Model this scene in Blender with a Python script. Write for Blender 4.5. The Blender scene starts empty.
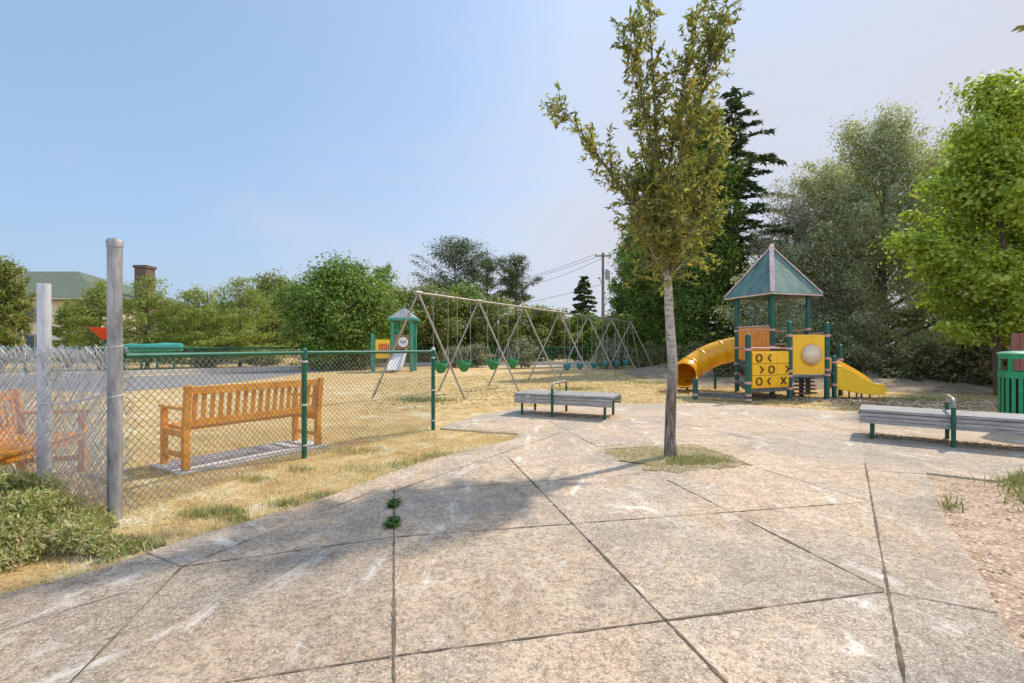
import bpy, bmesh, math, random
import numpy as np
from mathutils import Vector, Matrix

# ---------------------------------------------------------------- camera, sky, sun, exposure
sc = bpy.context.scene
COL = sc.collection
F, CX, HY, EYE = 480.0, 512.0, 346.0, 1.3
cam = bpy.data.cameras.new('camera'); camo = bpy.data.objects.new('camera', cam); COL.objects.link(camo)
camo.location = (0, 0, EYE); camo.rotation_euler = (math.pi/2, 0, 0)
cam.sensor_width = 36; cam.lens = 36*F/1024; cam.shift_y = (HY-341.5)/1024
cam.clip_start = 0.05; cam.clip_end = 3000
sc.camera = camo

SUN_AZ, SUN_EL = math.radians(53.6), math.radians(47)
world = bpy.data.worlds.new('World'); sc.world = world; world.use_nodes = True
wn, wl = world.node_tree.nodes, world.node_tree.links
bg = wn['Background']; bg.inputs['Strength'].default_value = 0.10
sky = wn.new('ShaderNodeTexSky'); sky.sky_type = 'NISHITA'; sky.sun_disc = False
sky.sun_elevation = SUN_EL; sky.sun_rotation = SUN_AZ
sky.air_density = 1.0; sky.dust_density = 3.2; sky.ozone_density = 1.6
# hazy, smoke-veiled air: the clear-sky glare is capped and mixed with an even pale veil
cap = wn.new('ShaderNodeMix'); cap.data_type = 'RGBA'; cap.blend_type = 'DARKEN'; cap.inputs[0].default_value = 1.0
wl.new(sky.outputs[0], cap.inputs[6]); cap.inputs[7].default_value = (4.0, 4.4, 5.3, 1)
veil = wn.new('ShaderNodeMix'); veil.data_type = 'RGBA'; veil.inputs[0].default_value = 0.46
wl.new(cap.outputs[2], veil.inputs[6]); veil.inputs[7].default_value = (2.15, 3.3, 5.0, 1)
# thin cloud: thicker towards the sun side and the horizon, broken up by soft noise
tcw = wn.new('ShaderNodeTexCoord'); sep = wn.new('ShaderNodeSeparateXYZ'); wl.new(tcw.outputs['Generated'], sep.inputs[0])
mpw = wn.new('ShaderNodeMapping'); mpw.inputs['Scale'].default_value = (1.0, 1.0, 3.2); mpw.inputs['Rotation'].default_value = (0, .35, 0); wl.new(tcw.outputs['Generated'], mpw.inputs[0])
nzw = wn.new('ShaderNodeTexNoise'); nzw.inputs['Scale'].default_value = 1.7; nzw.inputs['Detail'].default_value = 6; nzw.inputs['Roughness'].default_value = .55; nzw.inputs['Distortion'].default_value = .5; wl.new(mpw.outputs[0], nzw.inputs['Vector'])
def wmath(op, a, b):
    m = wn.new('ShaderNodeMath'); m.operation = op
    for i, q in enumerate((a, b)):
        if isinstance(q, (int, float)): m.inputs[i].default_value = q
        else: wl.new(q, m.inputs[i])
    return m.outputs[0]
side = wmath('MULTIPLY', sep.outputs[0], .85)
low = wmath('MULTIPLY', wmath('SUBTRACT', .55, sep.outputs[2]), .75)
cl = wmath('ADD', wmath('ADD', side, low), wmath('MULTIPLY', wmath('SUBTRACT', nzw.outputs['Fac'], .5), 1.5))
mrw = wn.new('ShaderNodeMapRange'); mrw.interpolation_type = 'SMOOTHSTEP'; mrw.inputs[1].default_value = -.30; mrw.inputs[2].default_value = .85; mrw.inputs[4].default_value = .92; wl.new(cl, mrw.inputs[0])
cloud = wn.new('ShaderNodeMix'); cloud.data_type = 'RGBA'; wl.new(mrw.outputs[0], cloud.inputs[0])
wl.new(veil.outputs[2], cloud.inputs[6]); cloud.inputs[7].default_value = (3.55, 3.6, 4.0, 1)
# added fill light: sky behind the viewer brightened to lift shaded fronts
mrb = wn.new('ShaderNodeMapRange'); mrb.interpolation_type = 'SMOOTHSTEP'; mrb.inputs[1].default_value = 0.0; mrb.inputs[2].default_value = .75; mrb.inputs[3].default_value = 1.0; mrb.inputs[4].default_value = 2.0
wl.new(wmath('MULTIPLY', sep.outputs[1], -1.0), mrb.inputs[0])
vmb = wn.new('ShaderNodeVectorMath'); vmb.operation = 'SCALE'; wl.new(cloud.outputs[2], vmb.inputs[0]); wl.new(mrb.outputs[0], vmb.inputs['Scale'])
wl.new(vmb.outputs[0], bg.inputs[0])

sl = bpy.data.lights.new('sun', 'SUN'); sl.energy = 2.15; sl.angle = math.radians(1.6); sl.color = (1.0, 0.93, 0.82)
so = bpy.data.objects.new('sun', sl); COL.objects.link(so); so.location = (20, 15, 30)
sd = Vector((math.sin(SUN_AZ)*math.cos(SUN_EL), math.cos(SUN_AZ)*math.cos(SUN_EL), math.sin(SUN_EL)))
so.rotation_euler = sd.to_track_quat('Z', 'Y').to_euler()
sc.view_settings.view_transform = 'Standard'; sc.view_settings.look = 'None'
sc.view_settings.exposure = 0.98; sc.view_settings.gamma = 1.0

# ---------------------------------------------------------------- helpers
def G(px, py, z=0.0):
    """photo reading -> point on the ground"""
    Y = F*(EYE-z)/(py-HY)
    return Vector(((px-CX)*Y/F, Y, z))
def at(px, Y, py):
    """photo reading at a known distance"""
    return Vector(((px-CX)*Y/F, Y, EYE-(py-HY)*Y/F))
V3 = Vector

def tag(o, label=None, cat=None, group=None, kind=None):
    if label: o['label'] = label
    if cat: o['category'] = cat
    if group: o['group'] = group
    if kind: o['kind'] = kind
    return o
def thing(name, label, cat, loc, rz=0.0, group=None):
    o = bpy.data.objects.new(name, None); COL.objects.link(o); o.empty_display_size = .2
    o.location = loc; o.rotation_euler = (0, 0, rz)
    return tag(o, label, cat, group)
def copy_tree(o, parent=None):
    c = o.copy(); COL.objects.link(c); c.parent = parent
    for ch in list(o.children): copy_tree(ch, c)
    return c
def chain_offset(p):
    v = V3((0, 0, 0))
    while p is not None:
        v += V3(p.location); p = p.parent
    return v

class MB:
    """collects shapes into one mesh"""
    def __init__(s): s.v = []; s.f = []
    def add(s, vs, fs):
        n = len(s.v); s.v += [tuple(x) for x in vs]; s.f += [tuple(i+n for i in f) for f in fs]; return s
    def beam(s, p0, p1, w, h, up=(0, 0, 1)):
        p0, p1 = V3(p0), V3(p1); d = (p1-p0).normalized(); up = V3(up)
        side = d.cross(up)
        if side.length < 1e-4: side = d.cross(V3((0, 1, 0)))
        side.normalize(); u = side.cross(d).normalized()
        vs = []
        for p in (p0, p1):
            for a, b in ((-1, -1), (1, -1), (1, 1), (-1, 1)): vs.append(p+side*(a*w/2)+u*(b*h/2))
        return s.add(vs, [(3, 2, 1, 0), (4, 5, 6, 7), (0, 1, 5, 4), (1, 2, 6, 5), (2, 3, 7, 6), (3, 0, 4, 7)])
    def box(s, c, sx, sy, sz):
        c = V3(c); return s.beam(c-V3((sx/2, 0, 0)), c+V3((sx/2, 0, 0)), sy, sz)
    def tube(s, pts, r, seg=8, cap=True):
        pts = [V3(p) for p in pts]; n = len(pts)
        rs = r if isinstance(r, (list, tuple)) else [r]*n
        vs, fs = [], []; ref = None
        for i, p in enumerate(pts):
            d = (pts[min(i+1, n-1)]-pts[max(i-1, 0)]).normalized()
            if ref is None:
                ref = V3((0, 0, 1)) if abs(d.z) < .9 else V3((1, 0, 0))
            a = (ref - d*ref.dot(d))
            if a.length < 1e-5: a = d.orthogonal()
            a.normalize(); b = d.cross(a); ref = a
            for k in range(seg):
                t = 2*math.pi*k/seg; vs.append(p+a*(math.cos(t)*rs[i])+b*(math.sin(t)*rs[i]))
        for i in range(n-1):
            for k in range(seg):
                k2 = (k+1) % seg; fs.append((i*seg+k, i*seg+k2, (i+1)*seg+k2, (i+1)*seg+k))
        if cap: fs += [tuple(reversed(range(seg))), tuple(range((n-1)*seg, n*seg))]
        return s.add(vs, fs)
    def lathe(s, c, prof, seg=16, axis=None):
        """prof: list of (radius, height) from bottom to top round the vertical through c"""
        c = V3(c); vs, fs = [], []; n = len(prof)
        for r, z in prof:
            for k in range(seg):
                t = 2*math.pi*k/seg; vs.append(c+V3((r*math.cos(t), r*math.sin(t), z)))
        for i in range(n-1):
            for k in range(seg):
                k2 = (k+1) % seg; fs.append((i*seg+k, i*seg+k2, (i+1)*seg+k2, (i+1)*seg+k))
        fs += [tuple(reversed(range(seg))), tuple(range((n-1)*seg, n*seg))]
        return s.add(vs, fs)
    def prism(s, poly, z0, z1):
        n = len(poly); vs = [(p[0], p[1], z0) for p in poly]+[(p[0], p[1], z1) for p in poly]
        fs = [tuple(reversed(range(n))), tuple(range(n, 2*n))]+[(i, (i+1) % n, n+(i+1) % n, n+i) for i in range(n)]
        return s.add(vs, fs)
    def extr(s, poly3, d):
        n = len(poly3); d = V3(d); vs = [V3(p) for p in poly3]+[V3(p)+d for p in poly3]
        fs = [tuple(reversed(range(n))), tuple(range(n, 2*n))]+[(i, (i+1) % n, n+(i+1) % n, n+i) for i in range(n)]
        return s.add(vs, fs)
    def build(s, name, mat, parent=None, world=True, smooth=False, bevel=0.0, origin=True):
        off = V3((0, 0, 0))
        if parent is not None and world: off = chain_offset(parent)
        elif parent is None and origin and world:
            a = np.array(s.v); off = V3(((a[:, 0].min()+a[:, 0].max())/2, (a[:, 1].min()+a[:, 1].max())/2, a[:, 2].min()))
        me = bpy.data.meshes.new(name); me.from_pydata([tuple(V3(p)-off) for p in s.v], [], s.f)
        bm = bmesh.new(); bm.from_mesh(me); bmesh.ops.recalc_face_normals(bm, faces=bm.faces[:]); bm.to_mesh(me); bm.free()
        o = bpy.data.objects.new(name, me); COL.objects.link(o); me.materials.append(mat)
        if parent is not None: o.parent = parent
        else: o.location = off if (origin and world) else (0, 0, 0)
        if smooth:
            for p in me.polygons: p.use_smooth = True
            me.set_sharp_from_angle(angle=math.radians(38))
        if bevel:
            m = o.modifiers.new('bevel', 'BEVEL'); m.width = bevel; m.segments = 2; m.limit_method = 'ANGLE'; m.angle_limit = math.radians(40)
        return o

def np_obj(name, V, k, mat, parent=None, off=None):
    """V: (n*k,3) array, every k rows one separate face"""
    V = np.asarray(V, dtype=np.float32).reshape(-1, 3)
    if parent is not None: V = V-np.array(chain_offset(parent), dtype=np.float32)
    elif off is not None: V = V-np.array(off, dtype=np.float32)
    nv = len(V); nf = nv//k
    me = bpy.data.meshes.new(name)
    me.vertices.add(nv); me.vertices.foreach_set('co', V.ravel())
    me.loops.add(nv); me.loops.foreach_set('vertex_index', np.arange(nv, dtype=np.int32))
    me.polygons.add(nf); me.polygons.foreach_set('loop_start', np.arange(0, nv, k, dtype=np.int32))
    me.polygons.foreach_set('loop_total', np.full(nf, k, dtype=np.int32))
    me.update(calc_edges=True); me.validate()
    me.materials.append(mat)
    o = bpy.data.objects.new(name, me); COL.objects.link(o)
    if parent is not None: o.parent = parent
    elif off is not None: o.location = off
    return o

# ---------------------------------------------------------------- materials
def newmat(name):
    m = bpy.data.materials.new(name); m.use_nodes = True
    nt = m.node_tree; b = nt.nodes['Principled BSDF']
    return m, nt, b
def ramp(nt, fac, stops):
    r = nt.nodes.new('ShaderNodeValToRGB'); e = r.color_ramp.elements
    while len(e) < len(stops): e.new(0.5)
    for i, (p, c) in enumerate(stops):
        e[i].position = p; e[i].color = (*c, 1) if len(c) == 3 else c
    nt.links.new(fac, r.inputs[0]); return r.outputs[0]
def noise(nt, vec, scale, detail=4, rough=.6, dist=0.0):
    n = nt.nodes.new('ShaderNodeTexNoise'); n.inputs['Scale'].default_value = scale
    n.inputs['Detail'].default_value = detail; n.inputs['Roughness'].default_value = rough; n.inputs['Distortion'].default_value = dist
    nt.links.new(vec, n.inputs['Vector']); return n.outputs['Fac']
def mixc(nt, fac, a, b, mode='MIX'):
    m = nt.nodes.new('ShaderNodeMix'); m.data_type = 'RGBA'; m.blend_type = mode
    for sock, val in ((m.inputs[0], fac), (m.inputs[6], a), (m.inputs[7], b)):
        if isinstance(val, (int, float)): sock.default_value = val
        elif isinstance(val, tuple): sock.default_value = (*val, 1)
        else: nt.links.new(val, sock)
    return m.outputs[2]
def coords(nt, scale=None, which='Object'):
    t = nt.nodes.new('ShaderNodeTexCoord').outputs[which]
    if scale:
        mp = nt.nodes.new('ShaderNodeMapping'); mp.inputs['Scale'].default_value = scale
        nt.links.new(t, mp.inputs[0]); t = mp.outputs[0]
    return t
def bump(nt, b, h, strength=.3, dist=.01):
    n = nt.nodes.new('ShaderNodeBump'); n.inputs['Strength'].default_value = strength; n.inputs['Distance'].default_value = dist
    nt.links.new(h, n.inputs['Height']); nt.links.new(n.outputs[0], b.inputs['Normal'])
def pm(name, c1, c2, scale=6, rough=.6, metal=0.0, stretch=None, bmp=.15, lo=.35, hi=.65, fine=None, spec=.4, bd=.004):
    m, nt, b = newmat(name); c = coords(nt, stretch)
    n = noise(nt, c, scale, 6, .65)
    col = ramp(nt, n, [(lo, c1), (hi, c2)])
    if fine:
        n2 = noise(nt, c, fine[0], 3, .7); col = mixc(nt, ramp(nt, n2, [(fine[2], (0, 0, 0)), (fine[3], (1, 1, 1))]), col, fine[1])
    nt.links.new(col, b.inputs['Base Color'])
    b.inputs['Roughness'].default_value = rough; b.inputs['Metallic'].default_value = metal; b.inputs['Specular IOR Level'].default_value = spec
    if bmp: bump(nt, b, noise(nt, c, scale*5, 4, .7), bmp, bd)
    return m
def leafm(name, cols, transl=.32, rough=.5):
    transl = min(.55, transl*1.25)
    """leaf colour varies leaf by leaf and clump by clump"""
    m, nt, b = newmat(name)
    g = nt.nodes.new('ShaderNodeNewGeometry')
    n = noise(nt, coords(nt), 1.3, 3, .6)
    ad = nt.nodes.new('ShaderNodeMath'); ad.operation = 'MULTIPLY_ADD'; ad.inputs[1].default_value = .6; 
    nt.links.new(g.outputs['Random Per Island'], ad.inputs[0])
    sb = nt.nodes.new('ShaderNodeMath'); sb.operation = 'MULTIPLY'; sb.inputs[1].default_value = .45
    nt.links.new(n, sb.inputs[0]); nt.links.new(sb.outputs[0], ad.inputs[2])
    cols = [tuple(min(.62, q*1.4) for q in c) for c in cols]
    k = len(cols); col = ramp(nt, ad.outputs[0], [((i+.5)/k, c) for i, c in enumerate(cols)])
    nt.links.new(col, b.inputs['Base Color']); b.inputs['Roughness'].default_value = rough; b.inputs['Specular IOR Level'].default_value = .05 if rough > .65 else .3
    tr = nt.nodes.new('ShaderNodeBsdfTranslucent'); 
    nt.links.new(mixc(nt, 1.0, col, (1.0, 1.0, .55), 'MULTIPLY'), tr.inputs[0])
    mx = nt.nodes.new('ShaderNodeMixShader'); mx.inputs[0].default_value = transl
    nt.links.new(b.outputs[0], mx.inputs[1]); nt.links.new(tr.outputs[0], mx.inputs[2])
    nt.links.new(mx.outputs[0], nt.nodes['Material Output'].inputs[0])
    return m

# --- ground materials
def ground_mat():
    m, nt, b = newmat('dry_grass_ground'); c = coords(nt)
    big = noise(nt, c, .35, 5, .6); mid = noise(nt, c, 2.2, 6, .7, .6); fine = noise(nt, c, 38, 5, .75); fine2 = noise(nt, coords(nt, (1, 1.6, 1)), 95, 3, .7)
    col = ramp(nt, mid, [(.28, (.32, .185, .075)), (.42, (.58, .37, .14)), (.54, (.74, .54, .26)), (.66, (.86, .76, .55))])
    col = mixc(nt, ramp(nt, big, [(.42, (0, 0, 0)), (.62, (1, 1, 1))]), col, mixc(nt, mid, (.54, .31, .10), (.73, .49, .19)))
    col = mixc(nt, ramp(nt, fine, [(.36, (1, 1, 1)), (.50, (0, 0, 0))]), col, (.22, .15, .075))
    col = mixc(nt, ramp(nt, fine2, [(.56, (0, 0, 0)), (.68, (1, 1, 1))]), col, (.80, .70, .50))
    nt.links.new(col, b.inputs['Base Color']); b.inputs['Roughness'].default_value = .95; b.inputs['Specular IOR Level'].default_value = .1
    bump(nt, b, fine, .8, .03); return m
def concrete_mat():
    m, nt, b = newmat('weathered_concrete'); c = coords(nt)
    big = noise(nt, c, .6, 5, .62, .4); mid = noise(nt, c, 2.4, 8, .75, .8); sp = noise(nt, c, 34, 7, .85); sp2 = noise(nt, c, 85, 4, .8); sp3 = noise(nt, c, 13, 6, .8)
    col = ramp(nt, mid, [(.32, (.34, .22, .125)), (.43, (.505, .355, .23)), (.55, (.61, .445, .298)), (.68, (.67, .53, .36))])
    col = mixc(nt, ramp(nt, big, [(.42, (.7, .7, .7)), (.52, (0, 0, 0))]), col, (.33, .285, .235))
    col = mixc(nt, ramp(nt, sp3, [(.40, (.45, .45, .45)), (.50, (0, 0, 0))]), col, (.26, .19, .13))
    col = mixc(nt, ramp(nt, sp, [(.42, (.85, .85, .85)), (.53, (0, 0, 0))]), col, (.18, .125, .085))
    col = mixc(nt, ramp(nt, sp2, [(.52, (0, 0, 0)), (.62, (.85, .85, .85))]), col, (.78, .66, .51))
    col = mixc(nt, ramp(nt, sp3, [(.56, (0, 0, 0)), (.66, (.6, .6, .6))]), col, (.70, .575, .44))
    # lime bloom and scuffs
    w = noise(nt, coords(nt, (1.0, .45, 1)), 1.7, 9, .8, 1.8)
    col = mixc(nt, ramp(nt, w, [(.55, (0, 0, 0)), (.66, (.8, .8, .8))]), col, (.78, .71, .62))
    sc_ = noise(nt, coords(nt, (.5, 1.5, 1)), 3.1, 9, .85, 2.6)
    col = mixc(nt, ramp(nt, sc_, [(.58, (0, 0, 0)), (.66, (.55, .55, .55))]), col, (.72, .64, .54))
    dk = noise(nt, c, 1.35, 8, .8, 1.2)
    col = mixc(nt, ramp(nt, dk, [(.34, (.55, .55, .55)), (.45, (0, 0, 0))]), col, (.23, .175, .125))
    # every slab was poured on its own: a small tone step from slab to slab, along the joints
    def side(a, b_, w, within=None):
        a, b_ = G(*a, .022), G(*b_, .022); d = (b_-a).normalized(); nrm = V3((-d.y, d.x, 0))
        vm = nt.nodes.new('ShaderNodeVectorMath'); vm.operation = 'DOT_PRODUCT'; nt.links.new(c, vm.inputs[0]); vm.inputs[1].default_value = nrm
        g = nt.nodes.new('ShaderNodeMath'); g.operation = 'GREATER_THAN'; nt.links.new(vm.outputs['Value'], g.inputs[0]); g.inputs[1].default_value = nrm.dot(a)
        m1 = nt.nodes.new('ShaderNodeMath'); m1.operation = 'MULTIPLY'; nt.links.new(g.outputs[0], m1.inputs[0]); m1.inputs[1].default_value = w
        if within is not None:
            m2 = nt.nodes.new('ShaderNodeMath'); m2.operation = 'MULTIPLY'; nt.links.new(m1.outputs[0], m2.inputs[0]); nt.links.new(within, m2.inputs[1]); return m2.outputs[0], g.outputs[0]
        return m1.outputs[0], g.outputs[0]
    tB, gB = side((182, 567), (869, 502), .07); tC, gC = side((225, 683), (884, 592), -.08); tE, gE = side((508, 457), (735, 692), .11)
    inv = nt.nodes.new('ShaderNodeMath'); inv.operation = 'SUBTRACT'; inv.inputs[0].default_value = 1.0; nt.links.new(gB, inv.inputs[1])
    tD, gD = side((394, 690), (394, 490), -.09, inv.outputs[0]); tG, gG = side((865, 463), (906, 690), -.10)
    acc = nt.nodes.new('ShaderNodeValue').outputs[0]; acc.default_value = 1.02
    for t_ in (tB, tC, tD, tE, tG):
        ad = nt.nodes.new('ShaderNodeMath'); ad.operation = 'ADD'; nt.links.new(acc, ad.inputs[0]); nt.links.new(t_, ad.inputs[1]); acc = ad.outputs[0]
    sc3 = nt.nodes.new('ShaderNodeVectorMath'); sc3.operation = 'SCALE'; nt.links.new(col, sc3.inputs[0]); nt.links.new(acc, sc3.inputs['Scale']); col = sc3.outputs[0]
    nt.links.new(col, b.inputs['Base Color']); b.inputs['Roughness'].default_value = .88; b.inputs['Specular IOR Level'].default_value = .25
    bump(nt, b, sp, .5, .006); return m
M = {}
M['ground'] = ground_mat(); M['concrete'] = concrete_mat()
M['asphalt'] = pm('court_asphalt', (.20, .185, .175), (.29, .265, .25), 3, .9, bmp=.4, fine=(60, (.36, .33, .30), .55, .7), bd=.01)
M['joint'] = pm('joint_dirt', (.09, .065, .04), (.22, .16, .10), 14, .95, bmp=.5)
M['crack'] = pm('crack_dirt', (.15, .115, .085), (.26, .205, .155), 14, .95, bmp=.4)
M['litter'] = pm('leaf_litter', (.30, .185, .115), (.58, .405, .27), 5, .95, bmp=.7, fine=(34, (.78, .62, .46), .53, .63), bd=.03)
M['bank'] = pm('bank_litter', (.17, .11, .065), (.40, .30, .19), 2.2, .95, bmp=.9, fine=(26, (.52, .43, .30), .54, .66), bd=.04)
M['pit'] = pm('pit_soil', (.30, .22, .13), (.52, .41, .25), 8, .95, bmp=.8, fine=(60, (.2, .15, .09), .54, .66), bd=.02)
M['kerb'] = pm('kerb_concrete', (.44, .41, .37), (.60, .57, .52), 4, .9, fine=(40, (.3, .28, .25), .58, .7))
M['pad'] = pm('pad_concrete', (.48, .45, .41), (.66, .62, .56), 6, .9, fine=(50, (.28, .26, .24), .58, .7))
# --- object materials
M['teak'] = pm('oiled_timber', (.60, .225, .020), (.84, .385, .050), 9, .5, stretch=(1, 1, 1), bmp=.2, fine=(45, (.36, .13, .025), .58, .74))
M['grey_wood'] = pm('weathered_slats', (.25, .225, .20), (.47, .43, .39), 7, .8, stretch=(.5, 4, 4), bmp=.4, fine=(30, (.13, .11, .095), .58, .72))
M['green_metal'] = pm('green_painted_steel', (.006, .062, .034), (.014, .105, .058), 8, .38, bmp=.05, fine=(40, (.05, .04, .03), .68, .78))
M['vinyl_green'] = pm('green_vinyl', (.008, .085, .042), (.016, .14, .075), 10, .45, bmp=.05)
M['galv'] = pm('galvanised_wire', (.40, .385, .37), (.66, .64, .62), 9, .5, metal=.15, bmp=.05)
M['galv_green'] = pm('worn_green_wire', (.10, .115, .095), (.22, .215, .19), 9, .5, metal=.2, bmp=.05)
M['steel_old'] = pm('weathered_post_steel', (.17, .165, .16), (.43, .425, .415), 5, .6, metal=.35, stretch=(3, 3, .6), bmp=.25, fine=(16, (.25, .17, .11), .64, .78))
M['steel_white'] = pm('chalky_post_paint', (.40, .41, .43), (.60, .61, .63), 5, .55, metal=.1, stretch=(3, 3, .7), bmp=.15, fine=(30, (.36, .36, .37), .62, .74))
M['swing_steel'] = pm('dull_swing_steel', (.26, .23, .19), (.40, .36, .30), 4, .5, metal=.35, bmp=.1, fine=(14, (.26, .15, .09), .62, .74))
M['chain'] = pm('chain_steel', (.40, .40, .39), (.56, .55, .53), 12, .5, metal=.4, bmp=0)
M['bucket'] = pm('green_rubber', (.015, .15, .045), (.03, .24, .085), 9, .5, bmp=.1)
M['bucket_teal'] = pm('teal_rubber', (.02, .14, .15), (.05, .24, .25), 9, .5, bmp=.1)
M['yellow'] = pm('yellow_plastic', (.92, .46, .004), (.95, .53, .010), 3, .32, bmp=.04, fine=(25, (.62, .30, .03), .62, .78), spec=.5)
M['slide_yellow'] = pm('sunfaded_yellow_plastic', (.92, .48, .004), (.95, .57, .02), 3, .28, bmp=.04, spec=.5)
M['tube_orange'] = pm('orange_yellow_plastic', (.86, .36, .004), (.90, .44, .010), 3, .28, bmp=.04, spec=.5)
M['orange'] = pm('orange_plastic', (.80, .27, .035), (.88, .36, .07), 6, .45, bmp=.08, fine=(30, (.5, .16, .05), .6, .75))
M['play_green'] = pm('dark_green_post_paint', (.006, .075, .055), (.014, .12, .085), 6, .35, bmp=.05, fine=(30, (.03, .10, .08), .66, .78))
M['clamp'] = pm('faded_red_clamp', (.55, .23, .18), (.72, .42, .36), 14, .5, bmp=.1)
M['trim'] = pm('faded_pink_trim', (.60, .36, .30), (.76, .58, .52), 7, .6, bmp=.1)
M['roof_green'] = pm('faded_green_roof', (.045, .125, .10), (.16, .24, .20), 1.6, .5, stretch=(2, 2, .5), bmp=.1, fine=(9, (.24, .31, .27), .58, .74))
M['deck'] = pm('grey_coated_deck', (.09, .085, .085), (.17, .16, .155), 12, .7, bmp=.3)
M['stair_red'] = pm('brown_red_steps', (.16, .055, .04), (.27, .11, .085), 8, .6, bmp=.2)
M['bubble'] = pm('clouded_bubble_plastic', (.66, .44, .25), (.82, .64, .44), 3, .22, bmp=.02, spec=.6)
M['black'] = pm('black_marking', (.012, .012, .012), (.025, .024, .022), 10, .5, bmp=0)
M['bin_green'] = pm('bright_green_bin', (.012, .24, .085), (.03, .34, .13), 6, .4, bmp=.06, fine=(30, (.06, .40, .19), .6, .76))
M['bin_dark'] = pm('bin_liner', (.015, .016, .016), (.04, .04, .04), 9, .6)
M['bin_lid'] = pm('bin_lid_paint', (.06, .30, .17), (.14, .40, .26), 6, .4, bmp=.06)
M['white_panel'] = pm('white_plastic', (.66, .64, .60), (.76, .74, .70), 5, .5, bmp=.05)
M['brown_panel'] = pm('brown_panel_wood', (.22, .11, .045), (.33, .18, .08), 8, .6, bmp=.15)
M['teal_roof'] = pm('teal_roof_paint', (.03, .22, .14), (.07, .32, .22), 4, .5, bmp=.1)
M['grey_roof'] = pm('grey_roof_paint', (.20, .22, .21), (.36, .38, .36), 9, .7, bmp=.2)
M['red_mark'] = pm('red_bars', (.5, .05, .02), (.62, .09, .04), 6, .5)
M['red_plastic'] = pm('red_canopy', (.55, .04, .015), (.68, .08, .03), 4, .5)
M['teal_plastic'] = pm('teal_tunnel', (.04, .30, .24), (.10, .42, .34), 4, .5)
M['cream_wall'] = pm('cream_render', (.55, .48, .38), (.66, .59, .48), 1.2, .85, bmp=.15, fine=(9, (.48, .42, .33), .6, .75))
M['roof_bld'] = pm('green_sheet_roof', (.11, .125, .07), (.16, .175, .10), 1.5, .55, stretch=(4, .3, 1), bmp=.2)
M['glass'] = pm('dark_glass', (.015, .02, .025), (.04, .05, .055), 2, .08, bmp=0, spec=.6)
M['frame_paint'] = pm('frame_paint', (.42, .36, .28), (.5, .44, .36), 4, .6)
def brick_mat():
    m, nt, b = newmat('chimney_brick'); c = coords(nt)
    t = nt.nodes.new('ShaderNodeTexBrick'); t.inputs['Scale'].default_value = 3.2
    t.inputs['Color1'].default_value = (.10, .06, .042, 1); t.inputs['Color2'].default_value = (.15, .09, .06, 1); t.inputs['Mortar'].default_value = (.13, .11, .09, 1)
    mp = nt.nodes.new('ShaderNodeMapping'); mp.inputs['Rotation'].default_value = (math.pi/2, 0, 0); nt.links.new(c, mp.inputs[0])
    nt.links.new(mp.outputs[0], t.inputs['Vector']); nt.links.new(t.outputs[0], b.inputs['Base Color']); b.inputs['Roughness'].default_value = .9
    return m
M['brick'] = brick_mat()
M['pole_wood'] = pm('pole_timber', (.17, .125, .085), (.31, .235, .165), 3, .85, stretch=(5, 5, .5), bmp=.3)
M['transformer'] = pm('transformer_paint', (.26, .28, .31), (.36, .38, .41), 4, .5)
M['wire'] = pm('overhead_wire', (.03, .03, .03), (.06, .06, .06), 4, .6, bmp=0)
M['fence_wood'] = pm('fence_boards', (.30, .20, .12), (.48, .35, .23), 4, .85, stretch=(5, 5, .5), bmp=.3)
M['fence_red'] = pm('red_stained_board', (.20, .07, .05), (.32, .13, .10), 4, .85, stretch=(5, 5, .5), bmp=.3)
M['bark'] = pm('brown_bark', (.09, .065, .045), (.21, .16, .115), 7, .9, stretch=(3, 3, .8), bmp=.8, bd=.02)
def young_bark():
    m, nt, b = newmat('young_tree_bark'); c = coords(nt)
    n = noise(nt, coords(nt, (2, 2, 7)), 6, 5, .7, .5); v = noise(nt, coords(nt, (9, 9, 1.2)), 4, 6, .75)
    up = ramp(nt, n, [(.38, (.22, .18, .14)), (.46, (.40, .345, .28)), (.62, (.55, .49, .41))])
    lo = ramp(nt, v, [(.36, (.045, .03, .02)), (.5, (.20, .15, .11)), (.66, (.42, .35, .27))])
    sx = nt.nodes.new('ShaderNodeSeparateXYZ'); nt.links.new(c, sx.inputs[0])
    ad = nt.nodes.new('ShaderNodeMath'); ad.operation = 'MULTIPLY_ADD'; ad.inputs[1].default_value = .5; nt.links.new(v, ad.inputs[0]); nt.links.new(sx.outputs[2], ad.inputs[2])
    mr = nt.nodes.new('ShaderNodeMapRange'); mr.inputs[1].default_value = .95; mr.inputs[2].default_value = 1.5; nt.links.new(ad.outputs[0], mr.inputs[0])
    m2 = nt.nodes.new('ShaderNodeMapRange'); m2.inputs[1].default_value = 2.05; m2.inputs[2].default_value = 2.7; nt.links.new(sx.outputs[2], m2.inputs[0])
    nt.links.new(mixc(nt, m2.outputs[0], mixc(nt, mr.outputs[0], lo, up), mixc(nt, v, (.07, .05, .035), (.20, .155, .11))), b.inputs['Base Color']); b.inputs['Roughness'].default_value = .9
    bump(nt, b, v, .9, .02); return m
M['young_bark'] = young_bark()
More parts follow.
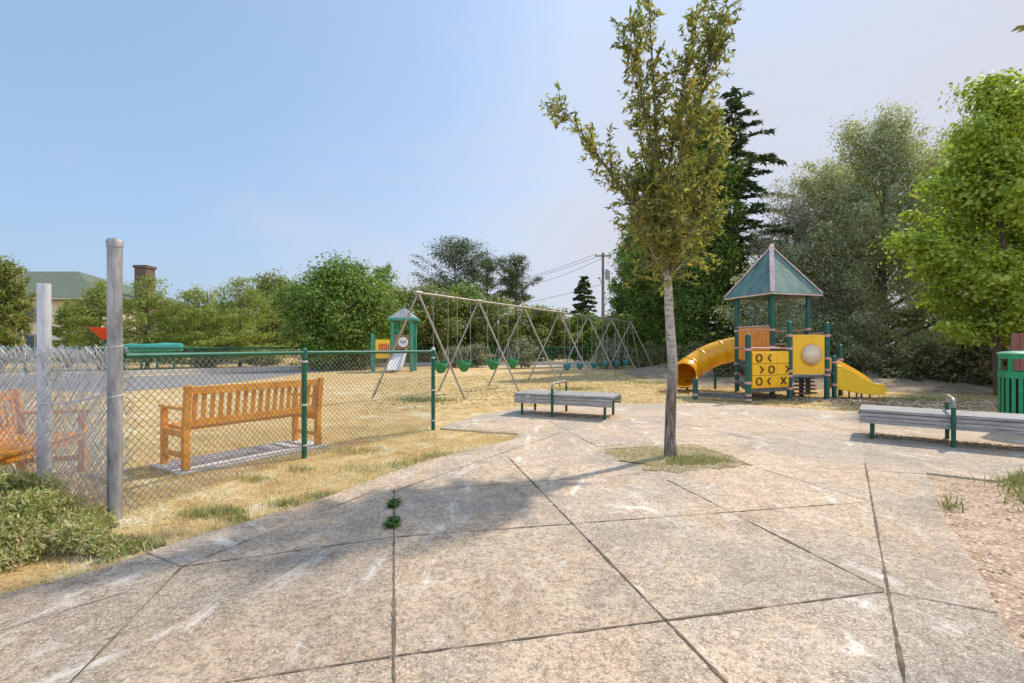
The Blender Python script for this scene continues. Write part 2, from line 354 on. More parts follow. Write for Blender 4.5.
# --- leaves
M['lf_young'] = leafm('olive_green_leaf', [(.05, .065, .018), (.10, .12, .03), (.19, .205, .05), (.31, .30, .085), (.36, .25, .08)], .42)
M['lf_maple'] = leafm('maple_leaf', [(.11, .155, .02), (.23, .32, .04), (.34, .42, .065), (.44, .50, .12)], .48)
M['lf_olive'] = leafm('greygreen_leaf', [(.14, .155, .075), (.26, .275, .145), (.39, .40, .245), (.45, .45, .33)], .4, .6)
M['lf_grey'] = leafm('silver_grey_leaf', [(.20, .195, .155), (.32, .31, .265), (.42, .40, .36), (.44, .43, .40)], .4, .6)
M['lf_dark'] = leafm('dark_evergreen_leaf', [(.035, .065, .014), (.085, .14, .026), (.17, .24, .045), (.28, .35, .085)], .4)
M['lf_blue'] = leafm('bluish_fir_needle', [(.03, .052, .028), (.055, .085, .044), (.09, .13, .068)], .2)
M['lf_cedar'] = leafm('pale_larch_needle', [(.075, .11, .024), (.17, .215, .045), (.28, .32, .08), (.38, .40, .14)], .42)
M['lf_round'] = leafm('midgreen_leaf', [(.045, .08, .014), (.10, .16, .026), (.17, .25, .043), (.26, .34, .08)], .34)
M['lf_ash'] = leafm('yellowgreen_leaf', [(.07, .09, .02), (.135, .165, .036), (.22, .24, .06), (.31, .30, .10)], .34)
M['lf_pine'] = leafm('pine_needle', [(.04, .058, .024), (.075, .10, .04), (.125, .15, .065)], .25)
M['lf_autumn'] = leafm('turning_leaf', [(.06, .10, .02), (.12, .17, .035), (.20, .23, .05), (.33, .22, .06)], .35)
M['lf_bush'] = leafm('pale_shrub_leaf', [(.12, .13, .07), (.20, .205, .115), (.29, .28, .18)], .25)
M['lf_brush'] = leafm('undergrowth_leaf', [(.16, .09, .055), (.08, .10, .04), (.14, .17, .06), (.27, .23, .12), (.34, .21, .14)], .3)
M['lf_juniper'] = leafm('juniper_sprig', [(.10, .13, .035), (.19, .23, .06), (.29, .32, .11), (.43, .38, .21), (.44, .32, .20)], .3)
M['lf_straw'] = leafm('dry_blade', [(.33, .21, .075), (.45, .32, .13), (.54, .41, .20), (.60, .50, .31)], .1, .8)
M['lf_grass'] = leafm('green_blade', [(.08, .11, .03), (.15, .18, .055), (.27, .26, .11), (.40, .34, .17)], .2, .7)
M['lf_chip'] = leafm('dry_leaf_chip', [(.24, .15, .09), (.40, .28, .19), (.46, .35, .25), (.50, .42, .32)], .05, .9)
M['lf_weed'] = leafm('weed_leaf', [(.035, .085, .02), (.07, .15, .035), (.12, .20, .05)], .3)

# ---------------------------------------------------------------- foliage machinery
def unit(a): return a/np.maximum(np.linalg.norm(a, axis=-1, keepdims=True), 1e-9)
def rvec(rng, n): return unit(rng.normal(size=(n, 3)))
def leaf_quads(P, N, S, aspect, rng, T=None, fold=.18):
    n = len(P)
    if T is None: T = rvec(rng, n)
    T = unit(T-N*np.sum(T*N, 1, keepdims=True)); B = np.cross(N, T)
    S = S[:, None]; w = S*aspect/2
    v0 = P-T*S*.5; v2 = P+T*S*.5; o = N*(w*fold*2)
    v1 = P+B*w-T*S*.05+o; v3 = P-B*w-T*S*.05+o
    return np.stack([v0, v1, v2, v3], 1).reshape(-1, 3)
def clump_pts(C, R, n, rng, shell=.5):
    C = np.asarray(C); R = np.asarray(R); a = (R.prod(1))**(2/3); idx = rng.choice(len(C), n, p=a/a.sum())
    d = rvec(rng, n); r = shell+(1-shell)*rng.random(n)**.7
    P = C[idx]+d*R[idx]*r[:, None]
    N = unit(d+.55*rvec(rng, n)+np.array([0, 0, .45]))
    return P, N
def crown_clumps(c, R, m, rng, rel=.34, bias=.6, flat=.85, b0=.62, tm=.36):
    t = (np.arange(m)+rng.random(m))/m; t = t**.9
    lo = b0+(1-b0)*np.sin(np.pi/2*np.minimum(1, t/tm)); hi = np.sqrt(np.clip(1-((t-tm)/(1-tm))**2, 0, 1))
    p = np.where(t < tm, lo, hi); a = rng.random(m)*6.283
    r = bias+(1-bias)*rng.random(m); r = np.where(rng.random(m) < .15, r*.55, r)*p*(.66+.46*rng.random(m))
    C = np.stack([c[0]+R[0]*.86*r*np.cos(a), c[1]+R[1]*.86*r*np.sin(a), c[2]+R[2]*(2*t-1)*.93+rng.normal(size=m)*R[2]*.05], 1)
    k = np.min(R)*rel*(.4+1.1*rng.random(m)**1.5)
    return C, np.stack([k*1.15, k*1.15, k*flat], 1)
def limbs(mb, base, top, targets, r0, rng, seg=7, wob=.06):
    base = V3(base); top = V3(top); pts = []; n = 7
    for i in range(n+1):
        t = i/n; p = base.lerp(top, t); p += V3((rng.normal()*wob, rng.normal()*wob, 0))*(1 if 0 < i else 0); pts.append(p)
    rad = [r0*(1.35 if i == 0 else 1)*(1-.93*i/n) for i in range(n+1)]
    mb.tube(pts, rad, seg)
    for t in targets:
        i = int(rng.integers(2, n)); s = pts[i]; e = V3(t); mid = s.lerp(e, .5)+V3((0, 0, -.08*(e-s).length+.05))
        mb.tube([s, mid, e], [rad[i]*.55, rad[i]*.33, rad[i]*.1], 5)
def tree(name, label, cat, x, y, H, R, cb, leaf, n, size, seed, m=30, rel=.30, group=None, shape=(1, 1), trunk_r=.16, bark='bark', shell=.45, aspect=.55, bias=.6, lean=0, taper=0.0, nlimb=14, b0=.62, tm=.36, rise=.55, flat=.8):
    rng = np.random.default_rng(seed)
    r = thing(name, label, cat, (x, y, 0), 0, group)
    cz = (H+cb)/2; Rv = (R*shape[0], R*shape[1], (H-cb)/2)
    C, K = crown_clumps((x+lean, y, cz), Rv, m, rng, rel, bias, flat, b0=b0, tm=tm)
    if taper:
        t = np.clip((C[:, 2]-cb)/(H-cb), 0, 1); f = 1-taper*t
        C[:, 0] = x+lean+(C[:, 0]-x-lean)*f; C[:, 1] = y+(C[:, 1]-y)*f; K *= (1-.4*taper*t)[:, None]
    hd = np.hypot(C[:, 0]-x-lean, C[:, 1]-y); O = np.stack([np.full(m, x+lean), np.full(m, y), np.maximum(C[:, 2]-hd*rise-.15*(C[:, 2]-cb), .2)], 1)
    O[:, :2] += (C[:, :2]-O[:, :2])*.12
    w = K.prod(1)**.5*(.4+hd); idx = rng.choice(m, n, p=w/w.sum()); tt = 1.06-.62*rng.random(n)**1.35
    g = rng.normal(size=(n, 3)); sp_ = (.30+.38*np.clip(1.25-tt, 0, .8))
    P = O[idx]+(C-O)[idx]*tt[:, None]+g*K[idx]*sp_[:, None]*1.15
    N = unit(unit(g)+.7*rvec(rng, n)+np.array([0, 0, .5]))
    zt = np.quantile(P[:, 2], .9985); zb = cb; P[:, 2] = np.where(P[:, 2] > zb, zb+(P[:, 2]-zb)*(H-zb)/(zt-zb), P[:, 2])
    rx = np.quantile(np.abs(P[:, 0]-x-lean), .99)/(R*shape[0]); P[:, 0] = x+lean+(P[:, 0]-x-lean)/rx
    keep = P[:, 2] > max(.03, cb-.25); P, N = P[keep], N[keep]
    S = size*(.5+.6*rng.random(len(P))+.7*rng.random(len(P))**4)
    np_obj('crown', leaf_quads(P, N, S, aspect, rng), 4, M[leaf], r)
    mb = MB(); limbs(mb, (x, y, -.05), (x+lean*.8, y, cb+(H-cb)*.78), [], trunk_r, rng)
    fz = (H-cb)/max(.1, zt-zb)
    for i in rng.choice(m, min(nlimb*2, m), replace=False):
        a_ = V3(O[i]); b_ = V3(C[i]); a_.x = (x+lean*.7)*.9+a_.x*.1; a_.y = y*.9+a_.y*.1
        for q_ in (a_, b_):
            if q_.z > zb: q_.z = zb+(q_.z-zb)*fz
            q_.x = x+lean+(q_.x-x-lean)/rx
        r_ = trunk_r*.30*(1-.6*(a_.z/H)); mb.tube([a_, a_.lerp(b_, .5)+V3((0, 0, -.06*(b_-a_).length)), b_], [r_, r_*.55, .006], 5)
    mb.build('trunk', M[bark], r, smooth=True)
    return r
def conifer(name, label, cat, x, y, H, R, cb, leaf, seed, dz=.33, nb=8, droop=.25, rise=0.0, power=.8, spray=.42, sw=.13, dens=1.0, group=None, trunk_r=.2, irregular=.3, step=.16, topstart=0.0):
    rng = np.random.default_rng(seed)
    r = thing(name, label, cat, (x, y, 0), 0, group)
    mb = MB(); Ps, Ts, Ns = [], [], []
    mb.tube([(x, y, -.05), (x, y, H*.5), (x, y, H)], [trunk_r, trunk_r*.6, .015], 8)
    z = cb
    while z < H-.1:
        t = (z-cb)/(H-cb); L0 = R*((1-t)**power)*(1 if t > .08 else .82)+.12
        k = max(4, int(nb*(.6+.4*(1-t)))); a0 = rng.random()*6.28
        for j in range(k):
            a = a0+6.283*j/k+rng.normal()*.25; L = L0*(1-irregular+irregular*1.5*rng.random())
            d = np.array([math.cos(a), math.sin(a), 0]); zz = z+rng.normal()*dz*.3
            ns = max(2, int(L/step)); s = (np.arange(ns)+rng.random(ns)*.9)/ns
            curve = rise*s*L-droop*L*s**2
            bp = np.array([x, y, zz])+d*(s*L)[:, None]+np.array([0, 0, 1])*curve[:, None]
            e = bp[-1]
            mb.tube([(x, y, zz), tuple((np.array([x, y, zz])+e)/2+np.array([0, 0, .25*droop*L*.5])), tuple(e)], [max(.012, .018*L), .012, .004], 4, cap=False)
            q = max(1, int(round(3*dens)))
            for rep in range(q):
                side = rng.choice([-1, 1], ns)*(.35+.75*rng.random(ns)); ca, sa = np.cos(side), np.sin(side)
                T = np.stack([d[0]*ca-d[1]*sa, d[0]*sa+d[1]*ca, -.15-.55*droop*rng.random(ns)+.3*rise*rng.random(ns)+rng.normal(size=ns)*.1], 1)
                w = (.35+.65*np.sin(np.clip(s, 0, 1)*2.6+.3))[:, None]
                Ps.append(bp+T*(spray*.42)*w+rng.normal(size=(ns, 3))*.03); Ts.append(T); Ns.append(unit(np.array([0, 0, 1])+.5*rng.normal(size=(ns, 3))))
        z += dz*(.7+.6*rng.random())*(1 if t < .7 else .75)
    P, T, N = np.concatenate(Ps), np.concatenate(Ts), np.concatenate(Ns)
    S = spray*(.6+.7*rng.random(len(P)))
    np_obj('crown', leaf_quads(P, N, S, sw/spray, rng, T, fold=.35), 4, M[leaf], r)
    mb.build('trunk', M['bark'], r, smooth=True)
    return r
def in_poly(P, poly):
    x, y = P[:, 0], P[:, 1]; ins = np.zeros(len(P), bool); n = len(poly)
    for i in range(n):
        x0, y0 = poly[i][0], poly[i][1]; x1, y1 = poly[(i+1) % n][0], poly[(i+1) % n][1]
        if y0 == y1: continue
        c = ((y0 > y) != (y1 > y)) & (x < (x1-x0)*(y-y0)/(y1-y0)+x0); ins ^= c
    return ins
def blades(P, rng, h, w, lean=.6):
    """one bent blade (triangle) per point"""
    n = len(P); a = rng.random(n)*6.283; d = np.stack([np.cos(a), np.sin(a), np.zeros(n)], 1); s = np.stack([-np.sin(a), np.cos(a), np.zeros(n)], 1)
    hh = (h*(.4+.9*rng.random(n)))[:, None]; le = (lean*(.3+rng.random(n)))[:, None]
    return np.stack([P-s*w/2, P+s*w/2, P+d*hh*le+np.array([0, 0, 1])*hh*np.sqrt(np.clip(1-(le*.6)**2, .05, 1))], 1).reshape(-1, 3)
def scatter(poly, n, rng):
    a = np.array([(p[0], p[1]) for p in poly]); lo, hi = a.min(0), a.max(0)
    P = lo+(hi-lo)*rng.random((n*4, 2)); P = P[in_poly(P, a)][:n]
    return np.concatenate([P, np.zeros((len(P), 1))], 1)

# ---------------------------------------------------------------- setting: ground, court, pavement
def sheet(name, poly, z, mat):
    mb = MB(); mb.add([(p[0], p[1], z) for p in poly], [tuple(range(len(poly)))])
    o = mb.build(name, mat, origin=False); return tag(o, kind='structure')
sheet('ground', [(-900, -60), (900, -60), (900, 1500), (-900, 1500)], 0, M['ground'])
court = [G(60, 379), G(118, 377), G(200, 374), G(300, 369.5), G(345, 369), G(300, 374), G(240, 382), G(175, 388), G(118, 392), G(0, 400)]
court = [V3((-19, 15, 0)), V3((-20, 19, 0))] + [p for p in court[1:9]] 
sheet('asphalt_court', court, .004, M['asphalt'])
sheet('path', [V3((-6, 30.2, 0)), V3((9, 30.4, 0)), V3((9, 32.2, 0)), V3((-6, 31.6, 0))], .004, M['kerb'])

pv = [V3((-7.5, -1, 0)), V3((-5.2, 1.6, 0)), G(0, 598), G(100, 573), G(163, 549), G(250, 523), G(330, 498), G(385, 476), G(430, 461), G(480, 449), G(512, 441), G(518, 435), G(440, 429.5),
      G(452, 424), G(480, 416), G(520, 409), G(570, 405), G(700, 404), G(770, 407), G(840, 412), G(900, 413), G(1024, 416), V3((13, 9.6, 0)), V3((13, 6.0, 0)),
      G(1024, 474), G(1000, 483), G(926, 474.5), G(945, 520), G(985, 585), G(1010, 640), G(1040, 683), V3((2.25, 1.0, 0)), V3((2.6, -1, 0))]
PZ = .022
mbp = MB(); mbp.prism(pv, -.10, PZ); pave = mbp.build('pavement', M['concrete'], origin=False, bevel=.008); tag(pave, kind='structure')

rngj = np.random.default_rng(5)
def joint(mb, a, b, w):
    a, b = V3(a), V3(b); d = b-a; L = d.length; d.normalize(); s = V3((-d.y, d.x, 0)); n = max(2, int(L/.04)); ph = rngj.random()*20; vs, fs = [], []
    for i in range(n+1):
        p = a.lerp(b, i/n)+s*(rngj.normal()*.0007)
        ww = w*max(.24, .52+.34*math.sin(i*.23+ph)*math.sin(i*.071+ph*2)+.22*rngj.normal()); vs += [(p.x-s.x*ww/2, p.y-s.y*ww/2, PZ+.004), (p.x+s.x*ww/2, p.y+s.y*ww/2, PZ+.004)]
        if i: k = 2*i; fs.append((k-2, k-1, k+1, k))
    mb.add(vs, fs)
mj = MB()
for a, b, w in [((147, 553), (182, 567), .016), ((182, 567), (60, 694), .018), ((182, 567), (392, 537.5), .013), ((397, 537), (869, 502), .013), ((225, 683), (391, 657), .016), ((397, 656), (884, 592), .017),
                ((394, 690), (394, 490), .020), ((508, 457), (735, 692), .020), ((667, 480), (884, 590), .017), ((865, 463), (906, 690), .020), ((748, 465), (868, 501), .011), ((872, 502), (942, 511), .011),
                ((892, 593), (997, 613), .011), ((610, 449), (695, 444.5), .030), ((695, 444.5), (752, 466), .024)]:
    joint(mj, G(*a, PZ), G(*b, PZ), w)
tag(mj.build('pavement_joints', M['joint'], origin=False), kind='structure')
mk = MB()
for a, b, w in [((392, 492), (640, 474), .011), ((392, 492), (560, 433), .014), ((549, 421), (598, 447), .014), ((182, 567), (300, 520), .009), ((300, 520), (430, 470), .009), ((0, 631), (140, 588), .008),
                ((580, 431), (770, 424), .012), ((640, 413), (760, 441), .013), ((760, 441), (1000, 470), .012), ((700, 410), (900, 437), .013), ((620, 421), (860, 414), .012), ((755, 464), (925, 474), .010), ((600, 447), (690, 436), .011), ((690, 436), (900, 428), .011)]:
    joint(mk, G(*a, PZ), G(*b, PZ), w)
tag(mk.build('pavement_cracks', M['crack'], origin=False), kind='structure')
pit = [G(604, 450, PZ), G(640, 448, PZ), G(694, 445, PZ), G(725, 455, PZ), G(751, 466, PZ), G(715, 469.5, PZ), G(655, 472.5, PZ), G(628, 462, PZ)]
rpit = random.Random(4); pit2 = []
for i in range(len(pit)):
    a, b = pit[i], pit[(i+1) % len(pit)]
    for q in range(6): p = a.lerp(b, q/6); pit2.append(V3((p.x+rpit.gauss(0, .045), p.y+rpit.gauss(0, .06), p.z)))
pit = pit2
sheet('tree_pit', pit, PZ+.004, M['pit'])
bed = [G(1000, 484), G(927, 476), G(945, 520), G(985, 585), G(1010, 640), G(1040, 683), V3((2.3, 1, 0)), V3((7, 1, 0)), V3((8, 4.6, 0)), G(1060, 466), G(1024, 475)]
sheet('bark_bed', bed, .004, M['litter'])
# leaf-covered bank under the trees at the right
def bank():
    nx, ny = 60, 24; vs, fs = [], []; rb = np.random.default_rng(9)
    for j in range(ny+1):
        for i in range(nx+1):
            u, v = i/nx, j/ny; x = 5.2+u*16; y = 15.0-2.6*min(1, u*1.5)+v*9+.5*math.sin(u*9)
            e = min(1, u*5)*min(1, (1-u)*6); z = (.75*(v**.8)*e+.05*rb.normal()*min(v, 1-v)*2*e) if v < .8 else .55*e
            vs.append((x, y, max(.004, z) if v > 0 else .002))
    for j in range(ny):
        for i in range(nx): k = j*(nx+1)+i; fs.append((k, k+1, k+nx+2, k+nx+1))
    o = MB().add(vs, fs).build('leaf_litter_bank', M['bank'], origin=False, smooth=True); tag(o, kind='structure')
bank()

# ---------------------------------------------------------------- building, chimney, far street
def building():
    x0, x1, y0, y1, he, hr = -62, -34.5, 40, 54, 5.3, 8.6
    r = thing('school_building', 'cream walled building with green pitched roof behind the trees at left', 'building', ((x0+x1)/2, y0, 0))
    MB().prism([(x0, y0), (x1, y0), (x1, y1), (x0, y1)], -.1, he).build('wall', M['cream_wall'], r)
    o = .7; ym = (y0+y1)/2
    vs = [(x0-o, y0-o, he), (x1+o, y0-o, he), (x1+o, y1+o, he), (x0-o, y1+o, he), (x0+7, ym, hr), (x1-8, ym, hr), (x0-o, y0-o, he-.25), (x1+o, y0-o, he-.25), (x1+o, y1+o, he-.25), (x0-o, y1+o, he-.25)]
    MB().add(vs, [(0, 1, 5, 4), (1, 2, 5), (2, 3, 4, 5), (3, 0, 4), (6, 7, 1, 0), (7, 8, 2, 1), (8, 9, 3, 2), (9, 6, 0, 3), (9, 8, 7, 6)]).build('roof', M['roof_bld'], r)
    for k in range(8):
        cx = x0+2.2+k*3.35
        for cz, hh in ((3.9, 1.3), (1.5, 1.5)):
            w = MB(); w.beam((cx-.9, y0-.02, cz-hh/2), (cx+.9, y0-.02, cz-hh/2), .1, .1); w.beam((cx-.9, y0-.02, cz+hh/2), (cx+.9, y0-.02, cz+hh/2), .1, .1)
            for sx in (-.9, 0, .9): w.beam((cx+sx, y0-.024, cz-hh/2), (cx+sx, y0-.024, cz+hh/2), .09, .08)
            wo = w.build('window', M['frame_paint'], r)
            MB().box((cx, y0+.012, cz), 1.7, .06, hh-.06).build('pane', M['glass'], wo)
    MB().beam((x0-o, y0-o-.08, he-.12), (x1+o, y0-o-.08, he-.12), .14, .14).build('gutter', M['frame_paint'], r)
building()
c = at(144.5, 45, 266)
ch = thing('brick_chimney', 'dark brown square brick chimney rising behind the pale larches', 'chimney', (c.x, 45, 0))
MB().prism([(c.x-.55, 44.5), (c.x+.55, 44.5), (c.x+.55, 45.6), (c.x-.55, 45.6)], 0, c.z-.25).build('stack', M['brick'], ch)
MB().prism([(c.x-.64, 44.4), (c.x+.64, 44.4), (c.x+.64, 45.7), (c.x-.64, 45.7)], c.z-.25, c.z).build('cap', M['brick'], ch)

def car(label, px, Y, colour, rz, group='cars parked beyond the far fence'):
    m = pm('car_paint', colour, tuple(min(1, v*1.25) for v in colour), 2, .25, bmp=0, spec=.6)
    p = (px-CX)*Y/F; r = thing('parked_car', label, 'car', (p, Y, 0), rz, group)
    b = MB(); prof = [(-2.1, .35), (-2.15, .7), (-1.9, .92), (1.15, .95), (2.0, .8), (2.15, .6), (2.1, .33)]
    b.extr([(x, -.85, z) for x, z in prof], (0, 1.7, 0)); bo = b.build('body', m, r, world=False, bevel=.06)
    g = MB(); pr = [(-1.85, .93), (-1.35, 1.42), (.35, 1.45), (1.1, .95)]; g.extr([(x, -.74, z) for x, z in pr], (0, 1.48, 0)); g.build('window_glass', M['glass'], r, world=False, bevel=.04)
    t = MB(); t.beam((-1.38, 0, 1.45), (.38, 0, 1.47), 1.42, .06); t.build('roof', m, r, world=False, bevel=.03)
    for sx in (-1.35, 1.3):
        for sy in (-.82, .82):
            w = MB(); w.tube([(sx, sy-.1, .33), (sx, sy+.1, .33)], .33, 18); wo = w.build('wheel', M['black'], r, world=False, bevel=.02)
            MB().tube([(sx, sy-.115, .33), (sx, sy+.115, .33)], .19, 12).build('rim', M['galv'], wo, world=False)
    for sy in (-.6, .6): MB().box((2.1, sy, .68), .1, .32, .14).build('headlight', M['white_panel'], r, world=False)
car('blue parked car behind the end post of the green fence', 437, 40, (.03, .12, .32), 0.1)
car('maroon parked car between the near green bucket swings', 474, 41, (.22, .03, .045), 0.0)
car('dark brown-red parked car furthest right behind the far fence', 501, 41.5, (.10, .03, .035), 0.05)

# ---------------------------------------------------------------- far play things at the left
r = thing('play_canopy', 'red funnel shaped play canopy beside the weathered tall post', 'play canopy', (at(100, 24, 340).x, 24, 0))
x = at(100, 24, 340).x
MB().tube([(x+.25, 24, 0), (x+.25, 24, 1.75)], .06, 10).build('post', M['play_green'], r, smooth=True)
MB().lathe((x+.25, 24, 0), [(.12, 1.62), (.22, 1.75), (.62, 2.16), (.66, 2.22), (.60, 2.22), (.1, 1.85)], 20).build('funnel', M['red_plastic'], r, smooth=True)
r = thing('crawl_tunnel', 'teal crawl tunnel on legs seen beyond the green fence rail', 'play tunnel', (at(150, 25, 348).x, 25, 0))
a, b = at(116, 25, 349), at(182, 25.6, 347)
MB().tube([a.lerp(b, t) for t in (0, .25, .5, .75, 1)], [.21, .26, .22, .26, .2], 14).build('tube', M['teal_plastic'], r, smooth=True)
for t in (.12, .38, .62, .88):
    p = a.lerp(b, t); MB().tube([(p.x, p.y, 0), (p.x, p.y, p.z-.15)], .06, 8).build('leg', M['play_green'], r, smooth=True)

# ---------------------------------------------------------------- chain-link fences
def mesh_wires(mb, a, b, h, cell=.055, r=.0016, z0=.04, off=.003, jit=0.0, rng=None, ragged=0.0):
    """diamond mesh between ground points a and b"""
    a, b = V3(a), V3(b); d = b-a; d.z = 0; L = d.length; d.normalize(); nrm = V3((-d.y, d.x, 0)); c = cell*1.0
    k = -h
    while k < L:
        for sgn in (1, -1):
            s0, t0, s1, t1 = (k, 0, k+h, h) if sgn > 0 else (k+h, 0, k, h)
            if jit and rng is not None:
                s0 += rng.normal()*jit; s1 += rng.normal()*jit; t1 += rng.random()*ragged
            # clip
            def cl(sa, ta, sb, tb):
                if sa == sb: return None
                pts = []
                for lim in (0, L):
                    if (sa-lim)*(sb-lim) < 0:
                        f = (lim-sa)/(sb-sa); pts.append((lim, ta+f*(tb-ta)))
                ins = [(s_, t_) for s_, t_ in ((sa, ta), (sb, tb)) if 0 <= s_ <= L]
                q = ins+pts
                return q[:2] if len(q) >= 2 else None
            q = cl(s0, t0, s1, t1)
            if q:
                (sa, ta), (sb, tb) = q
                if abs(sa-sb)+abs(ta-tb) > .02:
                    n = 1 if not jit else 4; P = []
                    for i in range(n+1):
                        f = i/n; p = a+d*(sa+(sb-sa)*f)+V3((0, 0, z0+ta+(tb-ta)*f))+nrm*(off*sgn)
                        if jit: p += nrm*(rng.normal()*jit*.8)+d*(rng.normal()*jit*.4)
                        P.append(p)
                    mb.tube(P, r, 3, cap=False)
        k += c*1.4142 if False else c*1.25
FP = [V3((-2.98, 3.60, 0)), V3((-2.41, 5.57, 0)), V3((-1.22, 7.43, 0))]
fr = thing('chain_link_fence', 'low green chain-link fence with green top rail in front of timber bench', 'fence', FP[1])
for p in FP[1:]:
    po = MB().tube([(p.x, p.y, -.05), (p.x, p.y, 1.235)], .030, 12).build('post', M['vinyl_green'], fr, smooth=True)
    MB().lathe((p.x, p.y, 1.235), [(.034, 0), (.034, .02), (.02, .04), (.004, .05)], 12).build('cap', M['vinyl_green'] if p is FP[1] else M['galv'], po, smooth=True)
    for zz in (.15, .62, 1.12):
        MB().lathe((p.x, p.y, zz), [(.035, -.012), (.035, .012)], 12).build('tie_band', M['galv'], po)
mb = MB(); mb.tube([(FP[0].x+.03, FP[0].y+.06, 1.225), (FP[1].x, FP[1].y, 1.222)], .022, 10); mb.tube([(FP[1].x, FP[1].y, 1.222), (FP[2].x, FP[2].y, 1.215)], .022, 10)
mb.build('top_rail', M['vinyl_green'], fr, smooth=True)
mb = MB(); mesh_wires(mb, FP[0]+V3((.04, .05, 0)), FP[1], 1.17, .050, .0026); mesh_wires(mb, FP[1], FP[2], 1.17, .050, .0026)
mb.build('wire_mesh', M['galv_green'], fr)

def tall_post(name, label, p, h, r, mat, cap):
    t = thing(name, label, 'post', p)
    MB().tube([(p.x, p.y, -.05), (p.x+.004, p.y, h*.5), (p.x, p.y, h)], r, 20).build('pole', mat, t, smooth=True)
    if cap: MB().lathe((p.x, p.y, h-.05), [(r+.004, 0), (r+.005, .045), (r*.9, .06), (r*.3, .07)], 20).build('cap', M['steel_old'], t, smooth=True)
    return t
t108 = tall_post('fence_post', 'tall rust streaked grey steel post at end of green fence rail', FP[0], 2.09, .047, M['steel_old'], True)
for zz in (.93, 1.30):
    MB().tube([(FP[0].x+.051*math.cos(a), FP[0].y+.051*math.sin(a), zz+.01*math.sin(a)) for a in [i*.3142 for i in range(21)]], .004, 5).build('wire_tie', M['galv'], t108)
W = V3((-3.90, 4.0, 0))
tall_post('fence_post', 'shorter chalky white post standing in the tangled grey mesh', W, 1.82, .046, M['steel_white'], False)
rg = np.random.default_rng(3)
gl = thing('loose_chain_link', 'tangled doubled grey chain-link mesh between the white and weathered posts', 'fence', (-3.6, 3.8, 0))
mb = MB()
pts = [FP[0]+V3((-.05, .02, 0)), W+V3((.02, -.05, 0)), V3((-5.4, 4.35, 0))]
for lay in range(5):
    o = V3((.017*lay, .035*lay, 0))
    for i in range(2): mesh_wires(mb, pts[i]+o, pts[i+1]+o, 1.22, .05, .0019, jit=.014, rng=rg, ragged=.05)
mb.build('wire_mesh', M['galv'], gl)
mb = MB()
for i in range(2):
    a, b = pts[i], pts[i+1]; n = int((b-a).length/.05)
    for k in range(n):
        p = a.lerp(b, (k+.5)/n); hh = 1.24+.05*rg.random(); q = p+V3((.02*rg.normal(), .02*rg.normal(), 0))
        mb.tube([(p.x-.02, p.y, hh-.06), (q.x, q.y, hh+.03), (p.x+.025, p.y+.01, hh-.05)], .003, 3, cap=False)
mb.build('selvage_loops', M['galv'], gl)
mb = MB(); a = V3((FP[0].x-.02, FP[0].y-.05, .95)); b = V3((W.x+.02, W.y-.05, .83)); mb.tube([a.lerp(b, i/8)-V3((0, 0, .03*math.sin(i/8*3.14))) for i in range(9)], .006, 6)
mb.build('tie_wire', M['steel_white'], gl)

far = [V3((-23, 15.0, 0)), V3((-17.3, 20.9, 0)), V3((-11.4, 27.1, 0)), V3((-6, 32, 0)), V3((5.4, 34, 0))]
ff = thing('chain_link_fence', 'long dark green boundary fence far behind the swings and court', 'fence', far[2])
mb, mr = MB(), MB()
for i in range(4):
    a, b = far[i], far[i+1]; L = (b-a).length; n = round(L/2.6)
    for k in range(n+(1 if i == 3 else 0)):
        p = a.lerp(b, k/n); MB().tube([(p.x, p.y, 0), (p.x, p.y, 1.22)], .05, 8).build('post', M['vinyl_green'], ff, smooth=True)
    mr.tube([(a.x, a.y, 1.2), (b.x, b.y, 1.2)], .045, 8); mesh_wires(mb, a, b, 1.12, .10, .005)
mr.build('top_rail', M['vinyl_green'], ff, smooth=True); mb.build('wire_mesh', M['vinyl_green'], ff)
mb = MB()
for i in range(4):
    a, b = far[i], far[i+1]; d = (b-a).normalized(); n = V3((d.y, -d.x, 0))*.35; mb.beam(a+n+V3((0, 0, .10)), b+n+V3((0, 0, .10)), .3, .24)
tag(mb.build('kerb', M['kerb'], bevel=.02, origin=False), kind='structure')
# board fence behind the bin
wf = thing('board_fence', 'brown upright board fence behind the green litter bin', 'fence', (12.6, 10.6, 0))
a, b = V3((11.75, 11.3, 0)), V3((15.0, 10.2, 0)); n = 22
for k in range(n):
    p = a.lerp(b, k/n); q = a.lerp(b, (k+.93)/n)
    MB().beam((p.x, p.y, .8), (q.x, q.y, .8), .025, 1.6+.02*math.sin(k*7)).build('board', M['fence_red'] if k < 2 else M['fence_wood'], wf)
mb = MB()
for zz in (.35, 1.25): mb.beam((a.x, a.y+.045, zz), (b.x, b.y+.045, zz), .06, .09)
mb.build('rail', M['fence_wood'], wf)

